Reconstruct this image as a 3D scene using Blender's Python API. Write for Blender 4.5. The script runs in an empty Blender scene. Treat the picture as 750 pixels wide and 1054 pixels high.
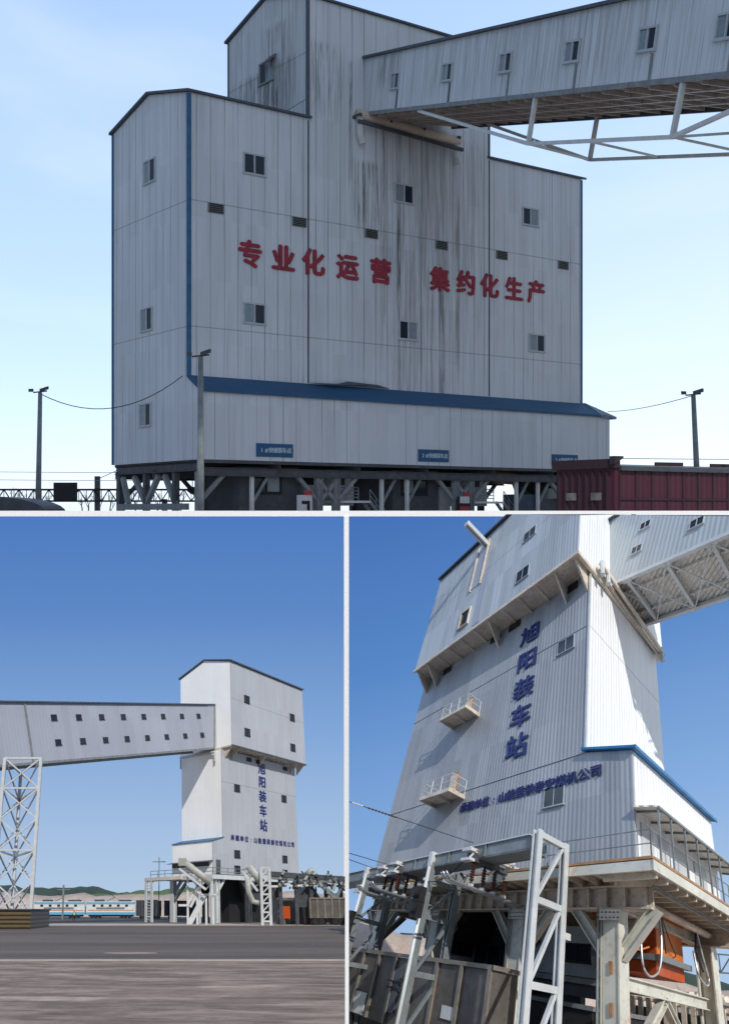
import bpy, bmesh, math, random
from mathutils import Matrix, Vector
random.seed(7)
C = bpy.context.scene.collection
SC = bpy.context.scene
# ------------------------------------------------------------------ camera, sky, sun, exposure
cd = bpy.data.cameras.new("camera"); cam = bpy.data.objects.new("camera", cd); C.objects.link(cam)
cam.rotation_euler = (math.radians(90), 0, 0)
cd.sensor_fit = 'VERTICAL'; cd.sensor_height = 24.0; cd.lens = 24.0 * 600.0 / 1054.0
cd.shift_y = -1.0 / 1054.0
cd.clip_start = 0.1; cd.clip_end = 8000
SC.camera = cam
SUN = Vector((0.24, -0.50, 0.83)).normalized()           # towards the sun
W = bpy.data.worlds.new("World"); SC.world = W; W.use_nodes = True
nt = W.node_tree; bg = nt.nodes['Background']
sky = nt.nodes.new('ShaderNodeTexSky'); sky.sky_type = 'NISHITA'; sky.sun_disc = False
sky.sun_elevation = math.asin(SUN.z); sky.sun_rotation = math.atan2(SUN.x, SUN.y)
sky.altitude = 0; sky.air_density = 1.0; sky.dust_density = 1.0; sky.ozone_density = 1.0
bg.inputs[1].default_value = 0.12
# thin milky veil over the far sky, palest at the horizon
_tc = nt.nodes.new('ShaderNodeTexCoord'); _sx = nt.nodes.new('ShaderNodeSeparateXYZ'); nt.links.new(_tc.outputs['Generated'], _sx.inputs[0])
def _m(op, a, b, c=0.0, cl=False):
    n = nt.nodes.new('ShaderNodeMath'); n.operation = op; n.use_clamp = cl
    for i, v in enumerate((a, b, c)):
        if hasattr(v, 'links'): nt.links.new(v, n.inputs[i])
        else: n.inputs[i].default_value = v
    return n.outputs[0]
_el = _m('ADD', _m('MULTIPLY', _sx.outputs[0], -.28), _m('MULTIPLY', _sx.outputs[2], 1.1), 0)
_rp = nt.nodes.new('ShaderNodeValToRGB'); nt.links.new(_m('ADD', _el, .18), _rp.inputs[0]); _e = _rp.color_ramp.elements
_e[0].position = 0.0; _e[0].color = (.80, .90, .98, 1); _e[1].position = 1.0; _e[1].color = (.36, .53, .86, 1)
for _p, _c in ((.3, (.68, .80, .95, 1)), (.62, (.50, .67, .93, 1))): _n = _e.new(_p); _n.color = _c
_cl = nt.nodes.new('ShaderNodeTexNoise'); _cl.inputs['Scale'].default_value = 2.2; _cl.inputs['Detail'].default_value = 6
_mp = nt.nodes.new('ShaderNodeMapping'); _mp.inputs['Scale'].default_value = (1, 1, 4); nt.links.new(_tc.outputs['Generated'], _mp.inputs[0]); nt.links.new(_mp.outputs[0], _cl.inputs['Vector'])
_cf = nt.nodes.new('ShaderNodeMapRange'); nt.links.new(_cl.outputs['Fac'], _cf.inputs[0]); _cf.inputs[1].default_value = .50; _cf.inputs[2].default_value = .85; _cf.inputs[4].default_value = .35
_cm = nt.nodes.new('ShaderNodeMix'); _cm.data_type = 'RGBA'; nt.links.new(_cf.outputs[0], _cm.inputs[0]); nt.links.new(_rp.outputs[0], _cm.inputs[6]); _cm.inputs[7].default_value = (.85, .90, .96, 1)
_fw = nt.nodes.new('ShaderNodeMapRange'); _fw.interpolation_type = 'SMOOTHSTEP'; nt.links.new(_sx.outputs[1], _fw.inputs[0]); _fw.inputs[1].default_value = -.5; _fw.inputs[2].default_value = .55; _fw.inputs[3].default_value = .30; _fw.inputs[4].default_value = 1.0
_vs = nt.nodes.new('ShaderNodeVectorMath'); _vs.operation = 'SCALE'; nt.links.new(_cm.outputs[2], _vs.inputs[0]); nt.links.new(_fw.outputs[0], _vs.inputs['Scale'])
_ns = nt.nodes.new('ShaderNodeVectorMath'); _ns.operation = 'SCALE'; nt.links.new(_vs.outputs[0], _ns.inputs[0]); _ns.inputs['Scale'].default_value = .98 / .12
_ad = nt.nodes.new('ShaderNodeVectorMath'); _ad.operation = 'ADD'; nt.links.new(_ns.outputs[0], _ad.inputs[0])
_nk = nt.nodes.new('ShaderNodeVectorMath'); _nk.operation = 'SCALE'; nt.links.new(sky.outputs[0], _nk.inputs[0]); _nk.inputs['Scale'].default_value = .35
nt.links.new(_nk.outputs[0], _ad.inputs[1]); nt.links.new(_ad.outputs[0], bg.inputs[0])
sl = bpy.data.lights.new("sun", 'SUN'); sl.energy = 3.7; sl.angle = math.radians(0.5); sl.color = (1.0, 0.955, 0.89)
so = bpy.data.objects.new("sun", sl); C.objects.link(so); so.rotation_euler = SUN.to_track_quat('Z', 'Y').to_euler()
SC.view_settings.view_transform = 'Standard'; SC.view_settings.look = 'None'
SC.view_settings.exposure = 0.14; SC.view_settings.gamma = 1.0; SC.view_settings.use_curve_mapping = False
SC.cycles.max_bounces = 5

# ------------------------------------------------------------------ helpers
def M3(rows, t):
    m = Matrix.Identity(4)
    for i in range(3):
        for j in range(3): m[i][j] = rows[i][j]
        m[i][3] = t[i]
    return m
def fr(o, x, y, z):
    return M3([[x[i], y[i], z[i]] for i in range(3)], o)
I4 = Matrix.Identity(4)
# Three sites stand on three terraces. Each site has its own basis (right face, left face, up);
# the two lower terraces are raked, as on a theatre stage.
class Site:
    def __init__(s, rows, t, cuts=()):
        s.M = M3(rows, t); s.cuts = cuts
S1 = Site([[3.448, -2.5357, 0.0], [1.1849, 1.6112, 0.0], [0.0, 0.0, 4.28]], [-63.0, 210.0, -6.848])
S2 = Site([[0.2624, -0.4616, -0.0336], [0.3181, 0.3305, 0.1023], [-0.2184, -0.227, 0.4514]], [-10.942, 45.59, -32.217],
          [((0, 0, 0), (1, 0.0333, 0))])
S3 = Site([[0.5924, -0.3387, 0.1894], [0.5467, 0.7007, 0.4584], [-0.534, -0.4833, 0.394]], [5.067, 13.949, -13.434],
          [((0, 0, 0), (-1, -0.0267, 0)), ((0, 0, -0.2), (0, 0, 1))])
W0 = Site([[1, 0, 0], [0, 1, 0], [0, 0, 1]], [0, 0, 0])
V1 = fr((-50.35, -93.31, 0), (.806, -.592, 0), (.592, .806, 0), (0, 0, 1))     # x across the view, y away, z up
V2 = fr((-74.89, -66.41, 0), (.721, -.693, 0), (.693, .721, 0), (0, 0, 1))
V3 = fr((-14.79, -9.74, 0), (.788, -.615, 0), (.615, .788, 0), (0, 0, 1))
BASE = {}
def setp(o, label=None, cat=None, group=None, kind=None):
    if label: o['label'] = label
    if cat: o['category'] = cat
    if group: o['group'] = group
    if kind: o['kind'] = kind
    return o
def thing(site, name, label, cat, at=(0, 0, 0), frame=I4, group=None):
    o = bpy.data.objects.new(name, None); C.objects.link(o)
    o.location = (site.M @ frame @ Vector(at)); BASE[o.name] = o.location.copy(); o.empty_display_size = .5
    return setp(o, label, cat, group)
class MB:
    def __init__(s, site, frame=I4):
        s.site, s.f, s.v, s.fc, s.k = site, frame, [], [], []
    def add(s, vs, fs, close=True):
        n = len(s.v); s.v += [Vector(v) for v in vs]; s.fc += [tuple(n + i for i in f) for f in fs]; return s
    def box(s, x0, x1, y0, y1, z0, z1):
        v = [(x, y, z) for z in (z0, z1) for y in (y0, y1) for x in (x0, x1)]
        return s.add(v, [(0, 2, 3, 1), (4, 5, 7, 6), (0, 1, 5, 4), (2, 6, 7, 3), (0, 4, 6, 2), (1, 3, 7, 5)])
    def beam(s, p, q, w=.2, h=None, up=(0, 0, 1)):
        p, q = Vector(p), Vector(q); h = h or w; d = (q - p).normalized(); u = Vector(up)
        if abs(d.dot(u)) > .97: u = Vector((1, 0, 0)) if abs(d.x) < .9 else Vector((0, 1, 0))
        a = d.cross(u).normalized() * w / 2; b = d.cross(a).normalized() * h / 2
        v = [c + i * a + j * b for c in (p, q) for i, j in ((-1, -1), (1, -1), (1, 1), (-1, 1))]
        return s.add(v, [(3, 2, 1, 0), (4, 5, 6, 7), (0, 1, 5, 4), (1, 2, 6, 5), (2, 3, 7, 6), (3, 0, 4, 7)])
    def ibeam(s, p, q, w=.4, h=.4, t=.05, up=(0, 0, 1)):
        p, q = Vector(p), Vector(q); d = (q - p).normalized(); u = Vector(up)
        if abs(d.dot(u)) > .97: u = Vector((1, 0, 0))
        a = d.cross(u).normalized(); b = a.cross(d).normalized()
        for sgn in (-1, 1): s.beam(p + b * sgn * (h - t) / 2, q + b * sgn * (h - t) / 2, w, t, up)
        return s.beam(p, q, t, h - 2 * t - .004, up)
    def tube(s, pts, r=.05, n=6, r2=None):
        pts = [Vector(p) for p in pts]; m = len(pts); vs = []; fs = []
        for i, p in enumerate(pts):
            d = (pts[min(i + 1, m - 1)] - pts[max(i - 1, 0)]).normalized()
            u = Vector((0, 0, 1)) if abs(d.z) < .9 else Vector((1, 0, 0))
            a = d.cross(u).normalized(); b = d.cross(a); rr = r if r2 is None else r + (r2 - r) * i / (m - 1)
            for j in range(n):
                t = 2 * math.pi * j / n; vs.append(p + (a * math.cos(t) + b * math.sin(t)) * rr)
        for i in range(m - 1):
            for j in range(n): fs.append((i * n + j, i * n + (j + 1) % n, (i + 1) * n + (j + 1) % n, (i + 1) * n + j))
        fs.append(tuple(range(n - 1, -1, -1))); fs.append(tuple((m - 1) * n + j for j in range(n)))
        return s.add(vs, fs)
    def prism(s, poly, ext):
        n = len(poly); e = Vector(ext); vs = [Vector(p) for p in poly]; vs += [p + e for p in vs]
        fs = [tuple(range(n - 1, -1, -1)), tuple(range(n, 2 * n))] + [(i, (i + 1) % n, n + (i + 1) % n, n + i) for i in range(n)]
        return s.add(vs, fs)
    def build(s, name, mat, parent=None, smooth=False, label=None, cat=None, group=None, kind=None):
        me = bpy.data.meshes.new(name); T = s.site.M @ s.f
        wv = [T @ v for v in s.v]
        if parent is not None: L = BASE[parent.name]
        else:
            lo = [min(v[i] for v in wv) for i in range(3)]; hi = [max(v[i] for v in wv) for i in range(3)]
            L = Vector(((lo[0] + hi[0]) / 2, (lo[1] + hi[1]) / 2, lo[2]))
        bm = bmesh.new(); lay = bm.verts.layers.float_vector.new('lp')
        bv = []
        for v, w in zip(s.v, wv):
            b = bm.verts.new(w); b[lay] = v; bv.append(b)
        for f in s.fc:
            try: bm.faces.new([bv[i] for i in f])
            except ValueError: pass
        bmesh.ops.recalc_face_normals(bm, faces=bm.faces)
        for co, no in s.site.cuts:
            co, no = Vector(co), Vector(no)
            if any((v.co - co).dot(no) > 0 for v in bm.verts):
                bmesh.ops.bisect_plane(bm, geom=bm.verts[:] + bm.edges[:] + bm.faces[:], plane_co=co, plane_no=no, clear_outer=True)
        if not bm.faces: bm.free(); bpy.data.meshes.remove(me); return None
        for v in bm.verts: v.co -= L
        if smooth:
            for f in bm.faces: f.smooth = True
        bm.to_mesh(me); bm.free(); me.materials.append(mat)
        o = bpy.data.objects.new(name, me); C.objects.link(o)
        if parent is not None: o.parent = parent
        else: o.location = L
        BASE[o.name] = L
        return setp(o, label, cat, group, kind)

# ------------------------------------------------------------------ materials
class G:
    def __init__(s, name):
        s.m = bpy.data.materials.new(name); s.m.use_nodes = True; s.t = s.m.node_tree; s.b = s.t.nodes['Principled BSDF']
        a = s.t.nodes.new('ShaderNodeAttribute'); a.attribute_name = 'lp'; s.lp = a.outputs['Vector']
        x = s.t.nodes.new('ShaderNodeSeparateXYZ'); s.t.links.new(s.lp, x.inputs[0]); s.x, s.y, s.z = x.outputs
    def math(s, op, a, b=0.0, c=0.0, clamp=False):
        n = s.t.nodes.new('ShaderNodeMath'); n.operation = op; n.use_clamp = clamp
        for i, v in enumerate((a, b, c)):
            if hasattr(v, 'is_linked') or hasattr(v, 'links'): s.t.links.new(v, n.inputs[i])
            else: n.inputs[i].default_value = v
        return n.outputs[0]
    def vec(s, x, y, z):
        n = s.t.nodes.new('ShaderNodeCombineXYZ')
        for i, v in enumerate((x, y, z)):
            if hasattr(v, 'links'): s.t.links.new(v, n.inputs[i])
            else: n.inputs[i].default_value = v
        return n.outputs[0]
    def noise(s, v, scale=1.0, detail=3.0, rough=.55):
        n = s.t.nodes.new('ShaderNodeTexNoise'); n.inputs['Scale'].default_value = scale; n.inputs['Detail'].default_value = detail
        n.inputs['Roughness'].default_value = rough; s.t.links.new(v, n.inputs['Vector']); return n.outputs['Fac']
    def ramp(s, v, lo, hi):
        n = s.t.nodes.new('ShaderNodeMapRange'); n.interpolation_type = 'SMOOTHSTEP'; s.t.links.new(v, n.inputs[0])
        n.inputs[1].default_value = lo; n.inputs[2].default_value = hi; return n.outputs[0]
    def mix(s, f, a, b, mode='MIX'):
        n = s.t.nodes.new('ShaderNodeMix'); n.data_type = 'RGBA'; n.blend_type = mode
        for i, v in ((0, f), (6, a), (7, b)):
            if hasattr(v, 'links'): s.t.links.new(v, n.inputs[i])
            else: n.inputs[i].default_value = v if i == 0 else (*v, 1)
        return n.outputs[2]
    def col(s, c): s.t.links.new(c, s.b.inputs['Base Color'])
    def bump(s, h, dist=.02, strength=.6):
        n = s.t.nodes.new('ShaderNodeBump'); n.inputs['Distance'].default_value = dist; n.inputs['Strength'].default_value = strength
        s.t.links.new(h, n.inputs['Height']); s.t.links.new(n.outputs[0], s.b.inputs['Normal'])
def paint(name, col, rough=.55, metal=0.0, var=.25, scale=1.5, dirt=None, dirt_amt=.35, spec=.4):
    g = G(name); n = g.noise(g.lp, scale, 5, .6); n2 = g.noise(g.lp, scale * 5, 3)
    c = g.mix(g.ramp(n, .3, .75), tuple(x * (1 - var) for x in col), tuple(min(1, x * (1 + var * .5)) for x in col))
    c = g.mix(g.math('MULTIPLY', g.ramp(n2, .52, .72), dirt_amt), c, dirt or tuple(x * .45 for x in col))
    g.col(c); g.b.inputs['Roughness'].default_value = rough; g.b.inputs['Metallic'].default_value = metal
    g.b.inputs['Specular IOR Level'].default_value = spec
    return g.m
def plain(name, col, rough=.6, emit=None):
    g = G(name); g.col(g.mix(g.ramp(g.noise(g.lp, 3.0), .3, .7), tuple(x * .85 for x in col), col)); g.b.inputs['Roughness'].default_value = rough
    return g.m
def sheet(name, col, pitch=1.0, rows=(), seam=.35, stain=.3, zones=(), corr=.25, corr_d=.02, rough=.5, dirtcol=(.07, .065, .06), warm=(.17, .135, .125), patch=.1, slope=0.0):
    g = G(name); h = g.math('ADD', g.x, g.y); z = g.z
    # sheet-by-sheet tone
    pf = g.math('FLOOR', g.math('DIVIDE', h, pitch))
    wn = g.t.nodes.new('ShaderNodeTexWhiteNoise'); wn.noise_dimensions = '2D'
    g.t.links.new(g.vec(pf, g.math('FLOOR', g.math('DIVIDE', z, 5.3)), 0), wn.inputs['Vector'])
    tone = g.math('MULTIPLY_ADD', wn.outputs['Value'], patch, 1 - patch * .6)
    big = g.noise(g.vec(g.math('MULTIPLY', h, .12), 0, g.math('MULTIPLY', z, .08)), 1.0, 4)
    tone = g.math('MULTIPLY', tone, g.math('MULTIPLY_ADD', big, .3, .86))
    tc = g.t.nodes.new('ShaderNodeVectorMath'); tc.operation = 'SCALE'; tc.inputs[0].default_value = col; g.t.links.new(tone, tc.inputs['Scale'])
    c = tc.outputs[0]
    # vertical seams, each with its own weight
    fx = g.math('ABSOLUTE', g.math('SUBTRACT', g.math('FRACT', g.math('DIVIDE', h, pitch)), .5))
    line = g.ramp(g.math('MULTIPLY', fx, pitch), .045, .015)
    pw = g.noise(g.vec(g.math('MULTIPLY', g.math('ROUND', g.math('DIVIDE', h, pitch)), 3.7), 0, g.math('MULTIPLY', z, .07)), 1.0, 2)
    line = g.math('MULTIPLY', line, g.math('MULTIPLY', g.ramp(pw, .38, .62), seam))
    c = g.mix(line, c, dirtcol)
    for r in rows:
        rl = g.ramp(g.math('ABSOLUTE', g.math('SUBTRACT', z, r)), .075, .02)
        c = g.mix(g.math('MULTIPLY', rl, .45), c, dirtcol)
    st1 = g.ramp(g.noise(g.vec(g.math('MULTIPLY', h, 1.7), 0, g.math('MULTIPLY', z, .07)), 1.0, 5, .6), .52, .74)
    st2 = g.ramp(g.noise(g.vec(g.math('MULTIPLY', h, 6.5), 3, g.math('MULTIPLY', z, .16)), 1.0, 4, .6), .5, .72)
    st = g.math('MULTIPLY', g.math('ADD', st1, g.math('MULTIPLY', st2, .9)), stain)
    c = g.mix(g.math('MINIMUM', st, .8), c, tuple(a * .5 + b * .5 for a, b in zip(col, dirtcol)))
    for (h0, hw, z0, z1, k, tint) in zones:
        mh = g.ramp(g.math('ABSOLUTE', g.math('SUBTRACT', h, h0)), hw, hw * .3)
        mz = g.math('MULTIPLY', g.ramp(z, z0 - .8, z0 + (z1 - z0) * .4), g.ramp(z, z1 + .4, z1 - .4))
        nn = g.ramp(g.noise(g.vec(g.math('MULTIPLY', h, 3.6), h0, g.math('MULTIPLY', z, .13)), 1.0, 6, .7), .44, .62)
        c = g.mix(g.math('MULTIPLY', g.math('MULTIPLY', mh, mz), g.math('MULTIPLY', nn, k)), c, warm if tint else dirtcol)
    g.col(c); g.b.inputs['Roughness'].default_value = rough; g.b.inputs['Specular IOR Level'].default_value = .35
    w = g.math('SINE', g.math('MULTIPLY', h, 2 * math.pi / corr))
    w = g.math('ADD', g.math('MULTIPLY', w, .6), g.math('MULTIPLY', g.noise(g.lp, 1.3, 3), 1.6))
    g.bump(w, corr_d, .7)
    return g.m
ROW1 = (27.85, 17.2)
m_wall1 = sheet('grimy_sheet_wall', (.55, .60, .665), 1.35, ROW1, 1.0, .40,
    [(24, 7, 12, 38.5, .30, 0), (25.5, 5.5, 3, 38.5, .42, 1), (26.5, 3.0, 24, 38.5, .3, 0), (20.5, .5, 14, 38, .7, 1), (29.6, .4, 8, 38, .7, 1), (18.6, 2.2, 27, 34, .85, 0), (27.6, .5, 6, 27, .9, 0), (22.3, .35, 8, 38, .9, 0), (16.7, .3, 27, 43, .9, 0), (14, 2.6, 37, 44, .6, 0), (31, 3, 14, 38, .35, 0)], corr=.3, corr_d=.05)
m_wall1t = sheet('streaked_sheet_wall', (.48, .53, .59), 1.2, (42.9,), .9, .6, [(20, 8, 38, 43.3, 1.0, 0), (17, 3.5, 36, 47, .7, 0)], corr=.3, corr_d=.05)
m_gal1 = sheet('gallery_sheet', (.55, .60, .66), 1.6, (), .9, .7, [(5, 4, 2.2, 4.9, .8, 0), (30, 30, -.2, 5, .35, 0)], corr=.3, corr_d=.04)
m_wall3f = sheet('weathered_shade_toned_sheet', (.345, .365, .39), .9, (13.1, 22.2, 34.5), .28, .22, [(14, 7, 27.6, 41, .25, 0), (6, 5, 14, 27, .18, 0)], corr=.24, corr_d=.011, rough=.42, patch=.24)  # weathered, and darkened in colour as the face the sun only grazes
m_head3 = sheet('patchy_head_sheet', (.42, .46, .50), .9, (34.5,), .28, .25, [(14, 7, 27.6, 41, .25, 0)], corr=.24, corr_d=.009, rough=.45, patch=.25)  # head patches, on the same darkened tone as the grazed lettered face
m_wall3r = sheet('sunlit_toned_sheet', (.76, .78, .80), 1.0, (22.2,), .25, .12, [], corr=.3, corr_d=.02, rough=.5, patch=.03)  # same cladding, sunlight on this side put into a whiter colour
m_wall2f = sheet('shade_toned_sheet_wall', (.37, .39, .43), 1.4, (22.2, 36), .22, .22, [], corr=.45, corr_d=.012, patch=.08)  # lettered face: weaker sun painted in as a greyer base
m_wall2r = sheet('sunlit_toned_sheet_wall', (.95, .95, .93), 1.4, (), .1, .05, [], corr=.45, corr_d=.008, patch=.03)  # gallery side of that cladding, whitened in colour to look sunlit
m_gal2 = sheet('lavender_sheet', (.33, .355, .42), 1.2, (), .12, .08, [], corr=.5, corr_d=.008)
m_gal3 = sheet('gallery_wall_sheet', (.42, .47, .50), 1.0, (), .2, .2, [], corr=.3, corr_d=.015)
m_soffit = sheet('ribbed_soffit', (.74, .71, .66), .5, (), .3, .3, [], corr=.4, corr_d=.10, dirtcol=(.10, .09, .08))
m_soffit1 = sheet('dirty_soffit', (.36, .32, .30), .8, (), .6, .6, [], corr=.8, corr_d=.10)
m_blue = paint('blue_trim_paint', (.02, .12, .26), .5, var=.3)
m_blue_roof = sheet('blue_roof_sheet', (.017, .085, .185), .9, (), .3, .5, [], corr=.3, corr_d=.05)
m_blue3 = paint('bright_blue_flashing', (.01, .17, .42), .45)
m_dark_edge = paint('dark_edge_metal', (.07, .09, .12), .6)
m_white = paint('white_frame_paint', (.55, .58, .60), .5, var=.12)
m_glass = G('window_glass'); m_glass.b.inputs['Roughness'].default_value = .08; m_glass.b.inputs['Base Color'].default_value = (.02, .03, .045, 1); m_glass.b.inputs['Specular IOR Level'].default_value = .3; m_glass = m_glass.m
m_sash = plain('pale_sash_pane', (.22, .28, .33), .2)
m_black = paint('blackened_metal', (.018, .018, .022), .7)
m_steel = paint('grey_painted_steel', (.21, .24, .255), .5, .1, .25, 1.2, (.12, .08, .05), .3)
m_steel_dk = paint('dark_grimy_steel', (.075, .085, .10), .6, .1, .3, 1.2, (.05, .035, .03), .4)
m_steel_lt = paint('pale_galvanised_steel', (.58, .61, .62), .45, .1, .12, 1.0, (.35, .33, .30), .2)
m_cream = paint('dusty_cream_steel', (.66, .58, .48), .6, 0, .2, 1.0, (.20, .12, .07), .45)
m_col3 = paint('grey_green_column_paint', (.60, .60, .53), .55, 0, .15, .6, (.34, .20, .09), .4)
m_tan = paint('tan_kick_plate', (.42, .22, .10), .6, 0, .25, 2)
m_rust = paint('rusty_red_insulator', (.075, .022, .018), .5)
m_red = paint('faded_red_lettering', (.30, .025, .05), .6, var=.3, scale=2)
m_bletter = paint('dark_blue_lettering', (.012, .025, .16), .5, var=.2)
m_wletter = plain('pale_sign_lettering', (.55, .70, .80), .6)
m_sign = paint('blue_sign_board', (.01, .09, .22), .5, var=.15)
m_dull = paint('grey_window_frame', (.42, .47, .52), .5, var=.12)
m_tube = paint('dusty_tube_paint', (.38, .39, .36), .5, 0, .2, 1)
m_mach = paint('grimy_machinery', (.13, .13, .125), .7, 0, .5, 1.2)
m_pinkred = plain('faded_red_print', (.40, .04, .05), .6)
m_board = plain('white_print_board', (.62, .62, .64), .6)
m_maroon = sheet('maroon_wagon_side', (.055, .010, .021), 1.0, (), .5, .4, [], corr=.5, corr_d=.12, dirtcol=(.02, .012, .014), patch=.2)
m_maroon_dk = paint('dark_maroon_steel', (.026, .010, .017), .65, 0, .3, 1.5)
m_tarp = paint('dark_slate_roof', (.045, .055, .07), .5)
m_orange = paint('orange_hopper_paint', (.48, .075, .012), .5, 0, .2, 1.5, (.18, .04, .015), .5)
m_orange_lt = paint('light_orange_paint', (.62, .17, .02), .5, 0, .15, 1.5, (.3, .08, .02), .4)
m_wagon = paint('grey_wagon_side', (.115, .105, .095), .65, 0, .3, 1.0, (.05, .045, .04), .5)
m_wagon_rib = paint('pale_wagon_rib', (.20, .18, .155), .6, 0, .25, 1.0, (.10, .07, .05), .5)
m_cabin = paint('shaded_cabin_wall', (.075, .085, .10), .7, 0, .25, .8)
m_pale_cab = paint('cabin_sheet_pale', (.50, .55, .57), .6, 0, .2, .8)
m_stone = None
m_hose = paint('silver_hose', (.55, .57, .60), .3, .6)
m_wire = plain('dark_cable', (.03, .03, .035), .6)
m_wire_lt = plain('pale_cable', (.25, .28, .32), .6)
m_concrete = paint('pale_dusty_concrete', (.50, .42, .36), .85, 0, .2, .5)
m_yellow = plain('yellow_paint', (.75, .42, .04), .6)
m_loco_blue = plain('sky_blue_paint', (.13, .40, .62), .5)
m_loco_white = paint('cream_white_paint', (.66, .68, .66), .5, 0, .15, 1)
m_bark = plain('bare_bark', (.09, .085, .085), .8)
# ground kinds
def ground_mat(name, c1, c2, c3, s1, s2, streak=(1, 1), pale=None, rough=.9, tracks=False):
    g = G(name); v = g.vec(g.math('MULTIPLY', g.x, streak[0]), g.math('MULTIPLY', g.y, streak[1]), 0)
    n = g.noise(v, s1, 6, .62); n2 = g.noise(v, s2, 4, .6); n3 = g.noise(g.lp, 2.6, 6, .75)
    c = g.mix(g.ramp(n, .35, .65), c1, c2); c = g.mix(g.math('MULTIPLY', g.ramp(n2, .5, .7), .7), c, c3)
    if pale: c = g.mix(g.math('MULTIPLY', g.ramp(g.noise(v, s1 * .55, 3, .5), .62, .70), .8), c, pale)
    c = g.mix(g.math('MULTIPLY', g.ramp(n3, .4, .7), .42), c, tuple(x * .5 for x in c1))
    if tracks:
        for ax, ay, f in ((.35, 1.0, 1.1), (-.22, 1.0, 1.7), (.08, 1.0, 3.2)):
            d = g.math('ADD', g.math('MULTIPLY', g.x, ax), g.math('MULTIPLY', g.y, ay)); e = g.math('MULTIPLY', g.math('SUBTRACT', g.x, g.y), .07)
            tn = g.ramp(g.noise(g.vec(g.math('MULTIPLY', d, f), e, 0), 1.0, 5, .65), .52, .66)
            c = g.mix(g.math('MULTIPLY', tn, .45), c, (.42, .335, .27) if ax > 0 else (.09, .065, .05))
    g.col(c); g.b.inputs['Roughness'].default_value = rough; g.bump(g.noise(g.lp, 9, 4), .03, .5)
    return g.m
m_yard = ground_mat('dusty_yard', (.155, .112, .085), (.33, .25, .20), (.085, .062, .048), .9, 2.6, (.42, 1.0), (.50, .40, .32), tracks=True)
m_asph = ground_mat('worn_asphalt', (.10, .080, .068), (.165, .133, .112), (.065, .052, .045), .16, .6, (.16, 1), (.24, .20, .18))
m_dirt = ground_mat('pale_dirt', (.40, .31, .25), (.52, .43, .36), (.30, .23, .19), .1, .5)
m_gravel = ground_mat('dark_gravel', (.06, .055, .05), (.10, .09, .08), (.04, .038, .035), .5, 2)
m_hill_dk = ground_mat('dark_wooded_hill', (.02, .045, .035), (.035, .06, .04), (.05, .06, .045), .15, .5)
m_hill_gr = ground_mat('green_hill', (.06, .12, .035), (.09, .15, .05), (.12, .12, .06), .08, .3)

# ------------------------------------------------------------------ generic pieces
def window(site, parent, f, u, c, w, h, panes=2, frame_mat=None, open_side=None, dep=.09, t=.09):
    """f: face frame (x along the wall, y up, z outward)"""
    m = MB(site, f); x0, x1, y0, y1 = u - w / 2, u + w / 2, c - h / 2, c + h / 2
    m.box(x0, x1, y0, y0 + t, -.05, dep).box(x0, x1, y1 - t, y1, -.05, dep).box(x0, x0 + t, y0 + t, y1 - t, -.05, dep - .003).box(x1 - t, x1, y0 + t, y1 - t, -.05, dep - .003)
    for i in range(1, panes):
        xm = x0 + w * i / panes; m.box(xm - t * .4, xm + t * .4, y0 + t, y1 - t, -.05, dep - .003)
    m.box(x0 - .06, x1 + .06, y0 - .05, y0 - .002, -.05, dep + .06)
    wf = m.build('window', frame_mat or m_white, parent)
    if wf is None: return None
    BASE[wf.name] = BASE[parent.name]
    for i in range(panes):
        a = x0 + w * i / panes + t * .5; b = x0 + w * (i + 1) / panes - t * .5
        p = MB(site, f).box(a, b, y0 + t, y1 - t, .01, .03)
        p.build('pane', m_sash if open_side == i else m_glass, wf)
    return wf
def glyphs(site, parent, txt, f, u0, c0, du, dc, size, mat, thick=.08, bold=.03, wscale=1.0, name='letter', skip=()):
    k = 0
    for ch in txt:
        if ch not in ' ' and k not in skip:
            cu = bpy.data.curves.new('glyph', 'FONT'); cu.body = ch; cu.size = 1.0;  cu.align_x = 'CENTER'; cu.resolution_u = 2
            o = bpy.data.objects.new('glyph', cu); C.objects.link(o)
            dg = bpy.context.evaluated_depsgraph_get(); me = bpy.data.meshes.new_from_object(o.evaluated_get(dg))
            bpy.data.objects.remove(o); bpy.data.curves.remove(cu)
            if len(me.vertices):
                b2 = bmesh.new(); b2.from_mesh(me); bmesh.ops.remove_doubles(b2, verts=b2.verts, dist=.0005)
                r = bmesh.ops.extrude_face_region(b2, geom=b2.faces[:])
                for v in [g for g in r['geom'] if isinstance(g, bmesh.types.BMVert)]: v.co.z += thick / size
                m = MB(site, f); b2.verts.index_update()
                for q, (sx, sy) in enumerate(((-bold, 0), (bold, 0), (0, bold * .8), (0, -bold * .8), (0, 0))):
                    m.add([(u0 + k * du + (v.co.x + sx) * size * wscale, c0 + k * dc + (v.co.y + sy - .36) * size, .03 + v.co.z * size * (1 + .03 * q) + .002 * q) for v in b2.verts], [[v.index for v in fc.verts] for fc in b2.faces])
                m.build(name, mat, parent); b2.free()
            bpy.data.meshes.remove(me)
        k += 1
def face(o, x, up, out): return fr(o, x, up, out)
def wirecurve(a, b, sag, n=14):
    a, b = Vector(a), Vector(b); return [a.lerp(b, i / n) - Vector((0, 0, sag * 4 * (i / n) * (1 - i / n))) for i in range(n + 1)]
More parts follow.
